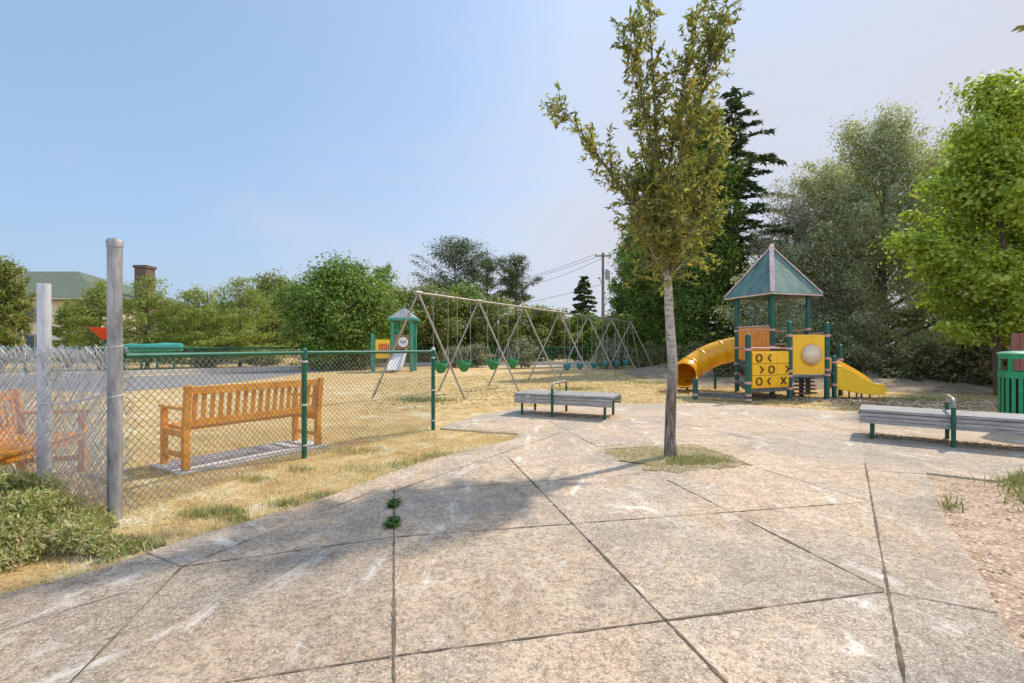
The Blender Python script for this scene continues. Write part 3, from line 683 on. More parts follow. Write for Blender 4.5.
# ---------------------------------------------------------------- timber benches
def timber_bench(label, r0, r1, front_sign, group='slatted timber benches'):
    """r0, r1: ground points of the rear posts"""
    d = (r1-r0); L = d.length; d.normalize(); rz = math.atan2(d.y, d.x)
    t = thing('timber_bench', label, 'bench', r0, rz, group)
    D = .50*front_sign
    for x, s in ((0, 1), (L, -1)):
        mb = MB(); mb.beam((x, 0, 0), (x, 0, .42), .065, .065); mb.beam((x, 0, .415), (x, -.06*front_sign, .87), .063, .063); mb.build('rear_leg', M['teak'], t, False, bevel=.006)
        mb = MB(); mb.beam((x, D, 0), (x, D, .60), .06, .06); mb.build('front_leg', M['teak'], t, False, bevel=.006)
        mb = MB(); mb.beam((x, -.02*front_sign, .625), (x, D+.07*front_sign, .625), .075, .035); mb.build('armrest', M['teak'], t, False, bevel=.008)
        mb = MB(); mb.beam((x, 0, .14), (x, D, .14), .035, .05); mb.beam((x, 0, .36), (x, D, .36), .035, .07); mb.build('side_rail', M['teak'], t, False, bevel=.004)
    mb = MB()
    for k in range(5):
        y = D*(.08+.98*k/4.2); mb.beam((.035, y, .415), (L-.035, y, .415), .075, .024)
    mb.build('seat', M['teak'], t, False, bevel=.004)
    mb = MB(); mb.beam((.03, D, .365), (L-.03, D, .365), .03, .07); mb.build('seat_rail', M['teak'], t, False, bevel=.004)
    yb = lambda z: -.06*front_sign*(z-.42)/.45
    mb = MB(); mb.beam((.03, yb(.81), .81), (L-.03, yb(.81), .81), .032, .085); mb.beam((.03, yb(.475), .475), (L-.03, yb(.475), .475), .032, .075)
    mb.build('back_rail', M['teak'], t, False, bevel=.005)
    n = 17
    for k in range(n):
        x = .03+(L-.06)*(k+.5)/n; MB().beam((x, yb(.50), .50), (x, yb(.78), .78), .016, .045, up=(1, 0, 0)).build('back_slat', M['teak'], t, False, bevel=.003)
    return t
zp = .03
A0, A1 = V3((-3.34, 4.91, zp)), V3((-2.50, 6.18, zp))
timber_bench('orange-brown slatted timber bench standing on concrete pad behind green fence', A0, A1, 1)
d = (A1-A0).normalized(); nn = V3((-d.y, d.x, 0))
mb = MB(); mb.prism([A0-d*.10-nn*.09, A1+d*.10-nn*.09, A1+d*.10+nn*.58, A0-d*.10+nn*.58], 0, zp)
tag(mb.build('concrete_pad', M['pad'], origin=False, bevel=.008), kind='structure')
timber_bench('slatted timber bench half seen through the tangled grey mesh', V3((-4.95, 4.85, 0)), V3((-4.49, 3.40, 0)), 1)

# ---------------------------------------------------------------- flat slatted park benches
def flat_bench(label, o, d, Lleg, D, mid=.5, group='flat slatted benches with arm hoops'):
    d = d.normalized(); t = thing('park_bench', label, 'bench', (o.x, o.y, PZ), math.atan2(d.y, d.x), group)
    over = .14
    for k in range(6):
        y = -.03+(D+.06)*(k+.5)/6; w = (D+.06)/6-.012
        MB().beam((-over, y, .385), (Lleg+over, y, .385), w, .04).build('seat_slat', M['grey_wood'], t, False, bevel=.006)
    for y, zz in ((-.035, .335), (-.032, .287), (-.026, .24), (D+.035, .335), (D+.032, .287), (D+.026, .24)):
        MB().beam((-over, y, zz), (Lleg+over, y, zz), .03, .042).build('edge_slat', M['grey_wood'], t, False, bevel=.006)
    for x in (-over+.006, Lleg+over-.006):
        MB().beam((x, .0, .345), (x, D, .345), .03, .04).build('end_bar', M['green_metal'], t, False, bevel=.004)
    for x in (0, Lleg):
        for y in (.02, D-.02):
            MB().tube([(x, y, 0), (x, y, .365)], .024, 12).build('leg', M['green_metal'], t, False, smooth=True)
    xm = Lleg*mid; pts = [(xm, -.065, 0), (xm, -.065, .50)]
    for i in range(1, 6): a = math.pi-math.pi/2*i/5; pts.append((xm, -.065+.1+.1*math.cos(a), .50+.1*math.sin(a)))
    for i in range(0, 6): a = math.pi/2-math.pi/2*i/5; pts.append((xm, D+.065-.1+.1*math.cos(a), .50+.1*math.sin(a)))
    pts += [(xm, D+.065, 0)]
    MB().tube(pts[:2], .0245, 12).build('leg', M['green_metal'], t, False, smooth=True); MB().tube(pts[-2:], .0245, 12).build('leg', M['green_metal'], t, False, smooth=True)
    MB().tube(pts[1:-1], .023, 12).build('arm_hoop', M['swing_steel'], t, False, smooth=True)
    mb = MB(); mb.beam((xm, 0, .345), (xm, D, .345), .05, .03); mb.beam((0, 0, .35), (0, D, .35), .05, .02); mb.beam((Lleg, 0, .35), (Lleg, D, .35), .05, .02); mb.build('cross_bar', M['green_metal'], t, False)
    return t
flat_bench('weathered grey flat bench on the pavement edge before the swings', V3((.18, 8.95, 0)), V3((.91, -.41, 0)), 1.56, .70, .40)
flat_bench('weathered grey flat bench in front of the green litter bin', V3((4.95, 6.60, 0)), V3((.79, -.61, 0)), 1.75, .62, .47)

# ---------------------------------------------------------------- litter bin
bx, by, R = 7.70, 7.14, .33
t = thing('litter_bin', 'bright green slatted round litter bin beside the right bench', 'bin', (bx, by, PZ))
for k in range(26):
    a = 2*math.pi*k/26; ca, sa = math.cos(a), math.sin(a)
    MB().beam((bx+R*ca, by+R*sa, PZ+.06), (bx+R*ca, by+R*sa, PZ+.80), .008, .048, up=(-sa, ca, 0)).build('slat', M['bin_green'], t, bevel=.002)
for z0, z1 in ((.03, .16), (.80, .90), (1.09, 1.15)):
    MB().lathe((bx, by, PZ), [(R-.012, z0), (R+.010, z0), (R+.010, z1), (R-.012, z1), (R-.012, z0)], 40).build('band', M['bin_green'], t, smooth=True)
for k in range(10):
    a = 2*math.pi*(k+.2)/10; ca, sa = math.cos(a), math.sin(a)
    MB().beam((bx+R*ca, by+R*sa, PZ+.90), (bx+R*ca, by+R*sa, PZ+1.09), .012, .06, up=(-sa, ca, 0)).build('upright', M['bin_green'], t)
MB().lathe((bx, by, PZ), [(R-.05, .04), (R-.045, .86), (R-.07, .86), (R-.08, .2)], 32).build('liner', M['bin_dark'], t, smooth=True)
MB().lathe((bx, by, PZ), [(R+.02, 1.15), (R+.025, 1.17), (R-.02, 1.19), (.17, 1.205), (.16, 1.18), (R-.03, 1.15)], 40).build('lid', M['bin_lid'], t, smooth=True)

# ---------------------------------------------------------------- swing set
A = []
for i in range(7):
    f = i/6; y = 11.75+i*1.92; A.append(V3((.70*y-10.52, y, 2.60-.14*f)))
ss = thing('swing_frame', 'long swing frame of splayed steel A-frames crossing the wood chips', 'swing frame', (A[3].x, A[3].y, 0))
sp = V3((1.18, -.12, 0))
for i, p in enumerate(A):
    b = V3((p.x, p.y, 0))
    for s in (-1, 1):
        e = b+sp*s; MB().tube([(e.x, e.y, -.05), tuple(p)], .026, 10).build('leg', M['swing_steel'], ss, smooth=True)
    MB().tube([p-V3((.057, .082, 0)), p+V3((.057, .082, 0))], .052, 12).build('bracket', M['swing_steel'], ss, smooth=True)
e = V3((A[6].x+.75, A[6].y+1.1, 0)); MB().tube([e, A[6]], .03, 10).build('leg', M['swing_steel'], ss, smooth=True)
MB().tube([A[0]-V3((.05, .08, 0)), A[6]+V3((.05, .08, 0))], .030, 12).build('top_beam', M['swing_steel'], ss, smooth=True)

def bucket_swing(label, px, i, z, mat, s, group):
    a, b = A[i], A[i+1]; best = min((k/200 for k in range(201)), key=lambda q: abs(CX+F*a.lerp(b, q).x/a.lerp(b, q).y-px)); p = a.lerp(b, best)
    d = (b-a); d.z = 0; d.normalize()
    t = thing('bucket_swing', label, 'swing', (p.x, p.y, z), math.atan2(d.y, d.x), group)
    # open half-full bucket with leg holes
    w, dp, h = .20*s, .15*s, .25*s
    mb = MB(); vs, fs = [], []; nr, ns = 7, 16
    for j in range(nr):
        f = j/(nr-1); k = math.sin(.35+f*1.22)
        for q in range(ns):
            a2 = 2*math.pi*q/ns; rim = .05*s*math.cos(a2*2)*f
            vs.append((w*k*math.cos(a2), dp*k*math.sin(a2), h*f**1.1+rim))
    for j in range(nr-1):
        for q in range(ns): q2 = (q+1) % ns; fs.append((j*ns+q, j*ns+q2, (j+1)*ns+q2, (j+1)*ns+q))
    fs.append(tuple(reversed(range(ns))))
    ob = mb.add(vs, fs).build('bucket', mat, t, False, smooth=True); m = ob.modifiers.new('thick', 'SOLIDIFY'); m.thickness = .018
    for sx in (-1, 1):
        mb = MB(); top = (sx*.24*s, 0, .62*s+.03)
        mb.tube([(sx*w*.8, dp*.6, h*.95), top], .006, 6); mb.tube([(sx*w*.8, -dp*.6, h*.95), top], .006, 6); mb.build('strap', M['chain'], t, False)
        MB().tube([top, (sx*.25*s, 0, p.z-z-.03)], .005, 5).build('chain', M['chain'], t, False)
    return t
g1, g2 = 'green bucket swings in the near bays', 'teal bucket swings in the far bays'
for lab, px, i in (('nearest green bucket swing, behind the green end post of fence', 441, 0), ('green bucket swing beside the first inner A-frame leg', 464, 0), ('green bucket swing just past the second A-frame', 493, 1), ('green bucket swing furthest from fence, near the third A-frame', 513, 1)):
    bucket_swing(lab, px, i, .60, M['bucket'], 1.12, g1)
for lab, px, i in (('teal bucket swing nearest the fourth A-frame of the long frame', 567, 3), ('teal bucket swing second along the far bays, before the fifth A-frame', 580, 3), ('teal bucket swing just past the fifth A-frame', 594, 4),
                   ('teal bucket swing just before the sixth A-frame', 605, 4), ('teal bucket swing in the last bay beside the sixth A-frame', 617, 5), ('teal bucket swing nearest the braced far end of the frame', 626, 5)):
    bucket_swing(lab, px, i, .38, M['bucket_teal'], .85, g2)

# ---------------------------------------------------------------- far small play tower
Y = 24.3; k = Y/F
def fx(px): return (px-CX)*k
t = thing('play_tower', 'small distant play tower with grey pointed roof and white slide', 'play tower', (fx(402), Y, 0))
for px, yy, hh in ((373, Y, 1.9), (392.5, Y, 2.72), (411.5, Y, 2.72), (393.5, Y+1.0, 2.72), (411, Y+1.0, 2.72)):
    MB().tube([(fx(px), yy, 0), (fx(px), yy, hh)], .10 if px > 380 else .11, 12).build('post', M['teal_roof'], t, smooth=True)
xc, hw = fx(402), .68
MB().add([(xc-hw, Y-.2, 2.62), (xc+hw, Y-.2, 2.62), (xc+hw, Y+1.2, 2.62), (xc-hw, Y+1.2, 2.62), (xc, Y+.5, 3.3), (xc-hw, Y-.2, 2.70), (xc+hw, Y-.2, 2.70), (xc+hw, Y+1.2, 2.70), (xc-hw, Y+1.2, 2.70)],
        [(3, 2, 1, 0), (0, 1, 6, 5), (1, 2, 7, 6), (2, 3, 8, 7), (3, 0, 5, 8), (5, 6, 4), (6, 7, 4), (7, 8, 4), (8, 5, 4)]).build('roof', M['grey_roof'], t)
mb = MB(); zz = 2.66
for s in (-1, 1): mb.beam((xc-hw, Y+.5+s*.71, zz), (xc+hw, Y+.5+s*.71, zz), .06, .12); mb.beam((xc+s*(hw+.01), Y-.17, zz), (xc+s*(hw+.01), Y+1.17, zz), .06, .118)
mb.lathe((xc, Y+.5, 3.26), [(.08, 0), (.03, .12), (.005, .16)], 8); mb.build('roof_trim', M['teal_roof'], t)
o = MB().beam((fx(375.5), Y, 1.15), (fx(390), Y, 1.15), .05, .95).build('side_panel', M['slide_yellow'], t)
for q in range(6): MB().beam((fx(379+q*1.8), Y-.03, 1.17), (fx(380+q*1.8), Y-.03, 1.17), .04, .5).build('bar', M['red_mark'], o)
o = MB().beam((fx(394.5), Y-.02, 1.5), (fx(409.5), Y-.02, 1.5), .05, .72).build('front_panel', M['brown_panel'], t)
MB().tube([(fx(403.5), Y-.05, 1.5), (fx(403.5), Y-.085, 1.5)], .25, 20).build('disc', M['white_panel'], o, smooth=True)
mb = MB()
for q in range(5): mb.box((fx(401+q*1.2), Y-.094, 1.5+.05*math.sin(q*2.1)), .035, .012, .1)
mb.build('disc_marking', M['black'], o)
MB().beam((fx(393), Y+.5, .95), (fx(411), Y+.5, .95), 1.0, .08).build('deck', M['deck'], t)
mb = MB(); mb.beam((fx(400.5), Y-.08, 1.0), (fx(400.5), Y-1.35, .15), .62, .05)
for s in (-1, 1): mb.beam((fx(400.5)+s*.33, Y-.08, 1.08), (fx(400.5)+s*.33, Y-1.35, .24), .05, .2)
mb.build('slide', M['white_panel'], t)

# ---------------------------------------------------------------- big play tower
u, v = V3((.951, .309, 0)), V3((-.309, .951, 0)); s = 1.22
P5 = V3((6.78, 12.5, 0)); P6 = P5+u*s; P4 = P5+v*s; P7 = P5+u*s+v*s
P1 = V3((5.43, 11.04, 0)); P2 = V3((6.68, 11.55, 0)); P3 = V3((7.65, 11.66, 0)); P8 = V3((7.92, 11.80, 0)); P9 = V3((8.55, 12.5, 0)); P10 = V3((4.45, 11.66, 0))
pt = thing('play_tower', 'large yellow and green play tower with tube slide and pyramid roof', 'play tower', P5)
def post(p, h, rings, r=.062):
    o = MB().tube([(p.x, p.y, -.05), (p.x, p.y, h)], r, 16).build('post', M['play_green'], pt, smooth=True)
    if h < 2.2: MB().lathe((p.x, p.y, h), [(r, 0), (r*.95, .03), (r*.7, .06), (r*.2, .08)], 16).build('cap', M['play_green'], o, smooth=True)
    for z in rings:
        MB().lathe((p.x, p.y, z), [(r+.002, -.03), (r+.014, -.028), (r+.016, 0), (r+.014, .028), (r+.002, .03)], 16).build('clamp', M['clamp'], o, smooth=True)
    return o
post(P1, 1.50, (.17, .45, 1.22, .06)); post(P2, 1.82, (.28, .58, .70, 1.24, 1.55)); post(P3, 1.80, (.60, .72, 1.0, 1.55))
post(P4, 2.72, (.30, .52, .80, 1.25, 1.72)); post(P5, 2.72, (.9, 1.28, 1.72)); post(P6, 2.72, (.9, 1.55, 1.75)); post(P7, 2.72, (.9, 1.72))
post(P8, .98, (.35, .9), .055); post(P9, 1.26, (.95,), .055); post(P10, .45, (.12,))
# roof
C = P5+(u+v)*(s/2); e = .845; ze, za = 2.68, 4.04
co = [C-u*e-v*e, C+u*e-v*e, C+u*e+v*e, C-u*e+v*e]
vs = [(p.x, p.y, ze) for p in co]+[(C.x, C.y, za)]+[(p.x, p.y, ze-.06) for p in co]+[(C.x, C.y, za-.09)]
roof = MB().add(vs, [(0, 1, 4), (1, 2, 4), (2, 3, 4), (3, 0, 4), (6, 5, 9), (7, 6, 9), (8, 7, 9), (5, 8, 9), (0, 5, 6, 1), (1, 6, 7, 2), (2, 7, 8, 3), (3, 8, 5, 0)]).build('roof', M['roof_green'], pt)
for p in co:
    MB().beam((p.x, p.y, ze+.015), (C.x, C.y, za+.015), .11, .035, up=(C-p).normalized().cross(V3((0, 0, 1))).cross((C-p)).normalized()).build('hip_trim', M['trim'], roof)
mb = MB()
for i in range(4): a, b = co[i], co[(i+1) % 4]; mb.beam((a.x, a.y, ze-.035), (b.x, b.y, ze-.035), .03, .035)
mb.build('eave_trim', M['trim'], roof)
MB().lathe((C.x, C.y, za-.02), [(.07, 0), (.06, .06), (.01, .1)], 12).build('finial', M['trim'], roof, smooth=True)
# decks
mb = MB(); mb.prism([P5, P6, P7, P4], .82, .90); mb.build('upper_deck', M['deck'], pt, bevel=.01)
mb = MB(); mb.prism([P1, P2, P5+V3((0, -.08, 0)), P4+V3((-.05, -.1, 0))], .22, .29); mb.build('lower_deck', M['deck'], pt, bevel=.01)
mb = MB(); mb.prism([P2, P3, P8+V3((.05, .1, 0)), P6+V3((0, -.1, 0)), P5+V3((.06, -.06, 0))], .53, .60); mb.build('middle_deck', M['deck'], pt, bevel=.01)
def panel(name, a, b, z0, z1, mat, parent=pt, th=.03, inset=.07):
    d = (b-a).normalized(); a2, b2 = a+d*inset, b-d*inset; zm = (z0+z1)/2
    return MB().beam((a2.x, a2.y, zm), (b2.x, b2.y, zm), th, z1-z0).build(name, mat, parent, bevel=.006)
# noughts and crosses panel
gd = (P2-P1).normalized(); gn = V3((gd.y, -gd.x, 0)); gL = (P2-P1).length-.16
gp = MB(); a = P1+gd*.08; b = P2-gd*.08
for zz in (.335, 1.165): gp.beam((a.x, a.y, zz), (b.x, b.y, zz), .05, .03)
gp = gp.build('game_panel', M['yellow'], pt)
def glyph(kind, c, side):
    mb = MB(); up = V3((0, 0, 1)); o = c+gn*.068
    if kind == 'O':
        mb.tube([o+gd*(.085*math.cos(q))+up*(.085*math.sin(q)) for q in [i*2*math.pi/20 for i in range(21)]], .0135, 6, cap=False)
    elif kind == 'X':
        for s1 in (-1, 1): mb.tube([o-gd*.085-up*(.085*s1), o+gd*.085+up*(.085*s1)], .0135, 6)
    else:
        f = -1 if kind == '<' else 1
        for s1 in (-1, 1): mb.tube([o+gd*(side+f*.045), o+gd*(side-f*.04)+up*(.08*s1)], .0135, 6)
    return mb
rows = [[('O', 0), ('<', -.06), None], [('>', .08), ('O', 0), ('>', .12)], [('O', .03), ('<', -.08), ('X', 0)]]
for ri in range(3):
    for ci in range(3):
        c = P1+gd*(.08+gL*(ci+.5)/3)+V3((0, 0, 1.02-ri*.27)); w = gL/3-.008
        o = MB().beam(c-gd*(w/2), c+gd*(w/2), .10, .262).build('game_block', M['yellow'], gp, bevel=.012)
        if rows[ri][ci]: glyph(rows[ri][ci][0], c, rows[ri][ci][1]).build('symbol', M['black'], gp)
# bubble window panel
bp = panel('bubble_panel', P2, P3, .62, 1.57, M['yellow'])
bd = (P3-P2).normalized(); bn = V3((bd.y, -bd.x, 0)); bc = P2.lerp(P3, .56)+V3((0, 0, 1.09))
mb = MB(); vs, fs = [], []; nr, ns = 7, 24
for j in range(nr):
    a = j/(nr-1)*math.pi/2*.98
    for q in range(ns):
        tq = 2*math.pi*q/ns; vs.append(bc+bn*(.016+.19*math.sin(a))+(bd*math.cos(tq)+V3((0, 0, 1))*math.sin(tq))*(.255*math.cos(a)))
for j in range(nr-1):
    for q in range(ns): q2 = (q+1) % ns; fs.append((j*ns+q, j*ns+q2, (j+1)*ns+q2, (j+1)*ns+q))
fs += [tuple(range((nr-1)*ns, nr*ns)), tuple(reversed(range(ns)))]
MB().add(vs, fs).build('bubble', M['bubble'], bp, smooth=True)
MB().tube([bc+bn*.02+(bd*math.cos(q)+V3((0, 0, 1))*math.sin(q))*.262 for q in [i*2*math.pi/28 for i in range(29)]], .012, 6, cap=False).build('bubble_ring', M['orange'], bp, smooth=True)
# slatted orange guard between upper posts
op = panel('guard_panel', P5, P4, .93, 1.80, M['orange'])
dd = (P4-P5).normalized(); on = V3((dd.y, -dd.x, 0)); on = on if on.dot(V3((-1, -1, 0))) > 0 else -on
for q in range(7):
    c = P5.lerp(P4, .17+.11*q)+on*.022; MB().beam((c.x, c.y, .99), (c.x, c.y, 1.66), .012, .05, up=dd).build('batten', M['orange'], op, bevel=.003)
mb = MB()
for zz in (1.735, 1.83): a, b = P5+dd*.05+on*.03, P4-dd*.05+on*.03; mb.beam((a.x, a.y, zz), (b.x, b.y, zz), .02, .025)
mb.build('guard_trim', M['trim'], op)
# rails
def rail(a, b, z, mat='clamp', r=.018): MB().tube([(a.x, a.y, z), (b.x, b.y, z)], r, 10).build('rail', M[mat], pt, smooth=True)
rail(P1, P2, 1.25); rail(P5, P2, 1.25); rail(P6, P3, 1.62); rail(P6, P3, 1.40); rail(P6, P7, 1.72); rail(P6, P7, 1.35); rail(P8, P9, .9); rail(P4, P1, 1.25)
for zz in (.30, .52, .80): rail(P4, P1, zz, 'deck', .022)
# open steps below the middle deck
for k2 in range(5):
    a, b = P2.lerp(P6, .16+.05*k2)+V3((.14, .22, 0)), P3.lerp(P6, .16+.05*k2)+V3((-.05, .25, 0)); zz = .12+.09*k2
    MB().beam((a.x, a.y, zz), (b.x, b.y, zz), .14, .035).build('step', M['stair_red'], pt, bevel=.004)
a, b = P2+V3((.16, .3, .5)), P2+V3((.55, .75, .03)); MB().beam(a, b, .04, .09).build('step_stringer', M['clamp'], pt)
q = P2.lerp(P6, .62); MB().tube([(q.x, q.y, 0), (q.x, q.y, .54)], .055, 12).build('post', M['play_green'], pt, smooth=True)
# balance beam
a, b = P10+u*.06, P1-u*.02; bb = MB(); bb.beam((a.x, a.y, .13), (b.x, b.y+.02, .13), .14, .09); bb.build('balance_beam', M['deck'], pt, bevel=.012)
# tube slide: leaves the back-left side, bends to the left, comes down to the chips
st = P4.lerp(P7, .42)
path = [(st+V3((0, 0, 1.27))), st+v*.28+V3((-.02, 0, 1.25)), st+v*.60+V3((-.22, 0, 1.17)), V3((6.05, 14.46, 1.03)), V3((5.62, 14.45, .80)), V3((5.28, 14.30, .60)), V3((5.02, 14.02, .50)), V3((4.90, 13.72, .46))]
def cat(pts, n):
    out = []; P = [pts[0]*2-pts[1]]+pts+[pts[-1]*2-pts[-2]]
    for i in range(1, len(P)-2):
        for q in range(n):
            x = q/n; a, b, c, d = P[i-1], P[i], P[i+1], P[i+2]
            out.append(.5*((2*b)+(c-a)*x+(2*a-5*b+4*c-d)*x*x+(3*b-a-3*c+d)*x**3))
    return out+[P[-2]]
tp = cat(path, 5)
ts = MB().tube(tp, .36, 24, cap=False).build('tube_slide', M['tube_orange'], pt, smooth=True); m = ts.modifiers.new('thick', 'SOLIDIFY'); m.thickness = .02
for i in (6, 12, 18, 24, 30, len(tp)-1):
    dv = (tp[min(i+1, len(tp)-1)]-tp[i-1]).normalized()
    MB().tube([tp[i]-dv*.022, tp[i]+dv*.022], .377, 24, cap=False).build('seam_flange', M['tube_orange'], ts, smooth=True).modifiers.new('thick', 'SOLIDIFY').thickness = .03
ed = (tp[-1]-tp[-2]); ed.z = 0; ed.normalize(); es = V3((-ed.y, ed.x, 0))
vs, fs = [], []; nq = 12
for j in range(4):
    c = tp[-1]+ed*(.2*j)+V3((0, 0, -.02*j))
    for q in range(nq+1):
        a = math.pi+math.pi*q/nq; dep = .36*(1-.12*j); vs.append(c+es*(.36*math.cos(a))+V3((0, 0, dep*math.sin(a)-.0)))
for j in range(3):
    for q in range(nq): b0 = j*(nq+1)+q; fs.append((b0, b0+1, b0+nq+2, b0+nq+1))
lip = MB().add(vs, fs).build('exit_trough', M['slide_yellow'], ts, smooth=True); lip.modifiers.new('thick', 'SOLIDIFY').thickness = .025
for i in (14, 26):
    p = tp[i]; MB().tube([(p.x, p.y+.05, 0), (p.x, p.y+.05, p.z-.3)], .04, 10).build('support_leg', M['play_green'], ts, smooth=True)
# open yellow slide to the right
sdv = V3((.972, -.235, 0)).normalized(); sn = V3((-sdv.y, sdv.x, 0)); so_ = P8+V3((.03, -.06, 0))
prof = [(0, .70), (.12, .69), (.35, .58), (.60, .43), (.82, .32), (1.0, .27), (1.22, .26)]
topp = [(0, .97), (.18, .97), (.45, .88), (.75, .72), (1.0, .58), (1.16, .46), (1.24, .37)]
def at_s(q, w, z): p = so_+sdv*(q*.84)+sn*w; return V3((p.x, p.y, z))
wd = .62
mb = MB(); vs, fs = [], []
for x, z in prof:
    for j in range(9): a = -1+j/4; vs.append(at_s(x, wd*(j/8), z+.10*a*a))
for i in range(len(prof)-1):
    for j in range(8): k2 = i*9+j; fs.append((k2, k2+1, k2+10, k2+9))
sb = mb.add(vs, fs).build('open_slide', M['slide_yellow'], pt, smooth=True); sb.modifiers.new('thick', 'SOLIDIFY').thickness = .02
for w in (0, wd):
    topp_ = topp if w else [(x, z+.125) for x, z in prof]
    poly = [at_s(x, w, z) for x, z in topp_]+[at_s(1.22, w, .13), at_s(.85, w, .125), at_s(.4, w, .18), at_s(0, w, .24)]
    MB().extr(poly, sn*.035).build('slide_side', M['slide_yellow'], sb, bevel=.012)
MB().tube([at_s(1.23, .0, .24), at_s(1.23, wd+.03, .24)], .045, 12).build('slide_lip', M['slide_yellow'], sb, smooth=True)
for x, z in ((.55, .32), (.88, .18)):
    for w in (.1, wd-.1): p = at_s(x, w, 0); MB().tube([(p.x, p.y, 0), (p.x, p.y, z)], .018, 8).build('slide_leg', M['deck'], sb, smooth=True)
mb = MB(); a = at_s(-.02, .02, .64); mb.beam(at_s(-.05, 0, .62), at_s(-.05, wd, .62), .1, .06); mb.build('slide_step', M['deck'], pt)

# ---------------------------------------------------------------- utility poles and wires
def upole(label, px, Y, ytop, full):
    p = at(px, Y, ytop); t = thing('utility_pole', label, 'utility pole', (p.x, Y, 0), 0)
    MB().tube([(p.x, Y, 0), (p.x, Y, p.z)], [.17, .12], 12).build('mast', M['pole_wood'], t, smooth=True)
    MB().beam((p.x-.75, Y-.14, p.z-.3), (p.x+.75, Y-.14, p.z-.3), .1, .12).build('crossarm', M['pole_wood'], t)
    for sx in (-.65, .1, .65): MB().lathe((p.x+sx, Y-.14, p.z-.24), [(.03, 0), (.06, .05), (.05, .12), (.02, .15)], 8).build('insulator', M['transformer'], t, smooth=True)
    if full:
        MB().lathe((p.x+.42, Y-.1, p.z-2.5), [(.2, 0), (.23, .04), (.23, .85), (.15, .95)], 16).build('transformer', M['transformer'], t, smooth=True)
        mb = MB(); mb.beam((p.x, Y-.1, p.z-1.9), (p.x+.4, Y-.1, p.z-1.9), .06, .06); mb.build('bracket', M['pole_wood'], t)
        la = MB().tube([(p.x, Y, p.z-3.3), (p.x-.3, Y-.5, p.z-2.7), (p.x-.55, Y-1.2, p.z-2.55)], .03, 8).build('lamp_arm', M['transformer'], t, smooth=True)
        MB().beam((p.x-.5, Y-1.1, p.z-2.55), (p.x-.72, Y-1.65, p.z-2.55), .2, .1).build('lamp_head', M['transformer'], la, bevel=.03)
    return p
pa = upole('brown timber utility pole with grey transformer behind the swing frame', 603, 45, 253, True)
pb = upole('bare timber utility pole half hidden among the tall pines', 470, 64, 286, False)
pc = upole('timber utility pole hidden behind the dark conifers', 690, 40, 240, False)
def wire(label, a, b, sag):
    mb = MB(); mb.tube([a.lerp(b, i/14)-V3((0, 0, sag*4*(i/14)*(1-i/14))) for i in range(15)], .018, 5)
    tag(mb.build('overhead_wire', M['wire']), label, 'wire', 'overhead wires')
for sx, lab in ((-.65, 'upper overhead wire running left from the utility pole'), (.1, 'middle overhead wire running left from the utility pole'), (.65, 'lowest of the three overhead wires at the crossarm')):
    wire(lab, V3((pa.x+sx, 44.86, pa.z-.1)), V3((pb.x+sx, 63.86, pb.z-.1)), .7 if sx < .5 else 1.3)
wire('low overhead wire below the crossarm wires, leading into the pines', V3((pa.x, 44.85, pa.z-2.9)), V3((pb.x, 63.8, pb.z-3.0)), .5)
wire('short overhead wire running right from pole behind the conifers', V3((pa.x+.65, 44.86, pa.z-.1)), V3((pc.x+.65, 39.86, pc.z-.1)), .3)
# small sign behind the swings
p = at(615, 31, 352); t = thing('sign_post', 'pale sign board on a thin post by the far swings', 'sign', (p.x, 31, 0))
MB().tube([(p.x, 31, 0), (p.x, 31, 2.1)], .035, 8).build('post', M['galv'], t, smooth=True)
MB().box((p.x, 30.95, .95), .5, .04, .75).build('board', M['white_panel'], t)

# ---------------------------------------------------------------- trees: background
def X(px, Y): return (px-CX)*Y/F
def HT(py, Y): return EYE+(HY-py)*Y/F
gL = 'pale feathery larches in a row by the court'
tree('broadleaf_tree', 'tree with orange turning leaves at far left edge of frame', 'tree', X(0, 21), 21, HT(256, 21), 1.35, .5, 'lf_autumn', 14000, .13, 11, m=70, rel=.22)
for i, (px, Y, py, Rr, lab) in enumerate([(68, 29, 302, 1.5, 'low pale feathery larch before the cream building wall'), (99, 27, 282, 2.0, 'pale feathery larch between white and weathered posts'), (147, 27, 276, 2.9, 'pale feathery larch in front of the brick chimney'), (196, 28, 288, 3.2, 'spreading pale feathery larch right of the chimney larch'), (240, 30, 278, 3.4, 'pale feathery larch nearest the round broadleaf tree')]):
    tree('larch_tree', lab, 'tree', X(px, Y), Y, HT(py, Y), Rr, .35, 'lf_cedar', 13000, .16, 20+i, m=80, rel=.17, trunk_r=.10, group=gL, b0=.85, tm=.10, flat=.30, rise=.22, bias=.6, aspect=.33, taper=.6, nlimb=30)
tree('broadleaf_tree', 'large round dark green tree left of the distant play tower', 'tree', X(338, 27), 27, HT(258, 27), 3.45, .1, 'lf_round', 46000, .17, 31, m=100, rel=.24, shape=(1, .9), trunk_r=.25)
tree('broadleaf_tree', 'dull green tree rising between larches and round tree', 'tree', X(272, 38), 38, HT(272, 38), 3.2, 1.0, 'lf_ash', 16000, .2, 32, m=70, rel=.2)
tree('broadleaf_tree', 'slim green tree peeking behind the round dark tree', 'tree', X(384, 38), 38, HT(264, 38), 1.7, 1.0, 'lf_round', 7000, .22, 33, m=22)
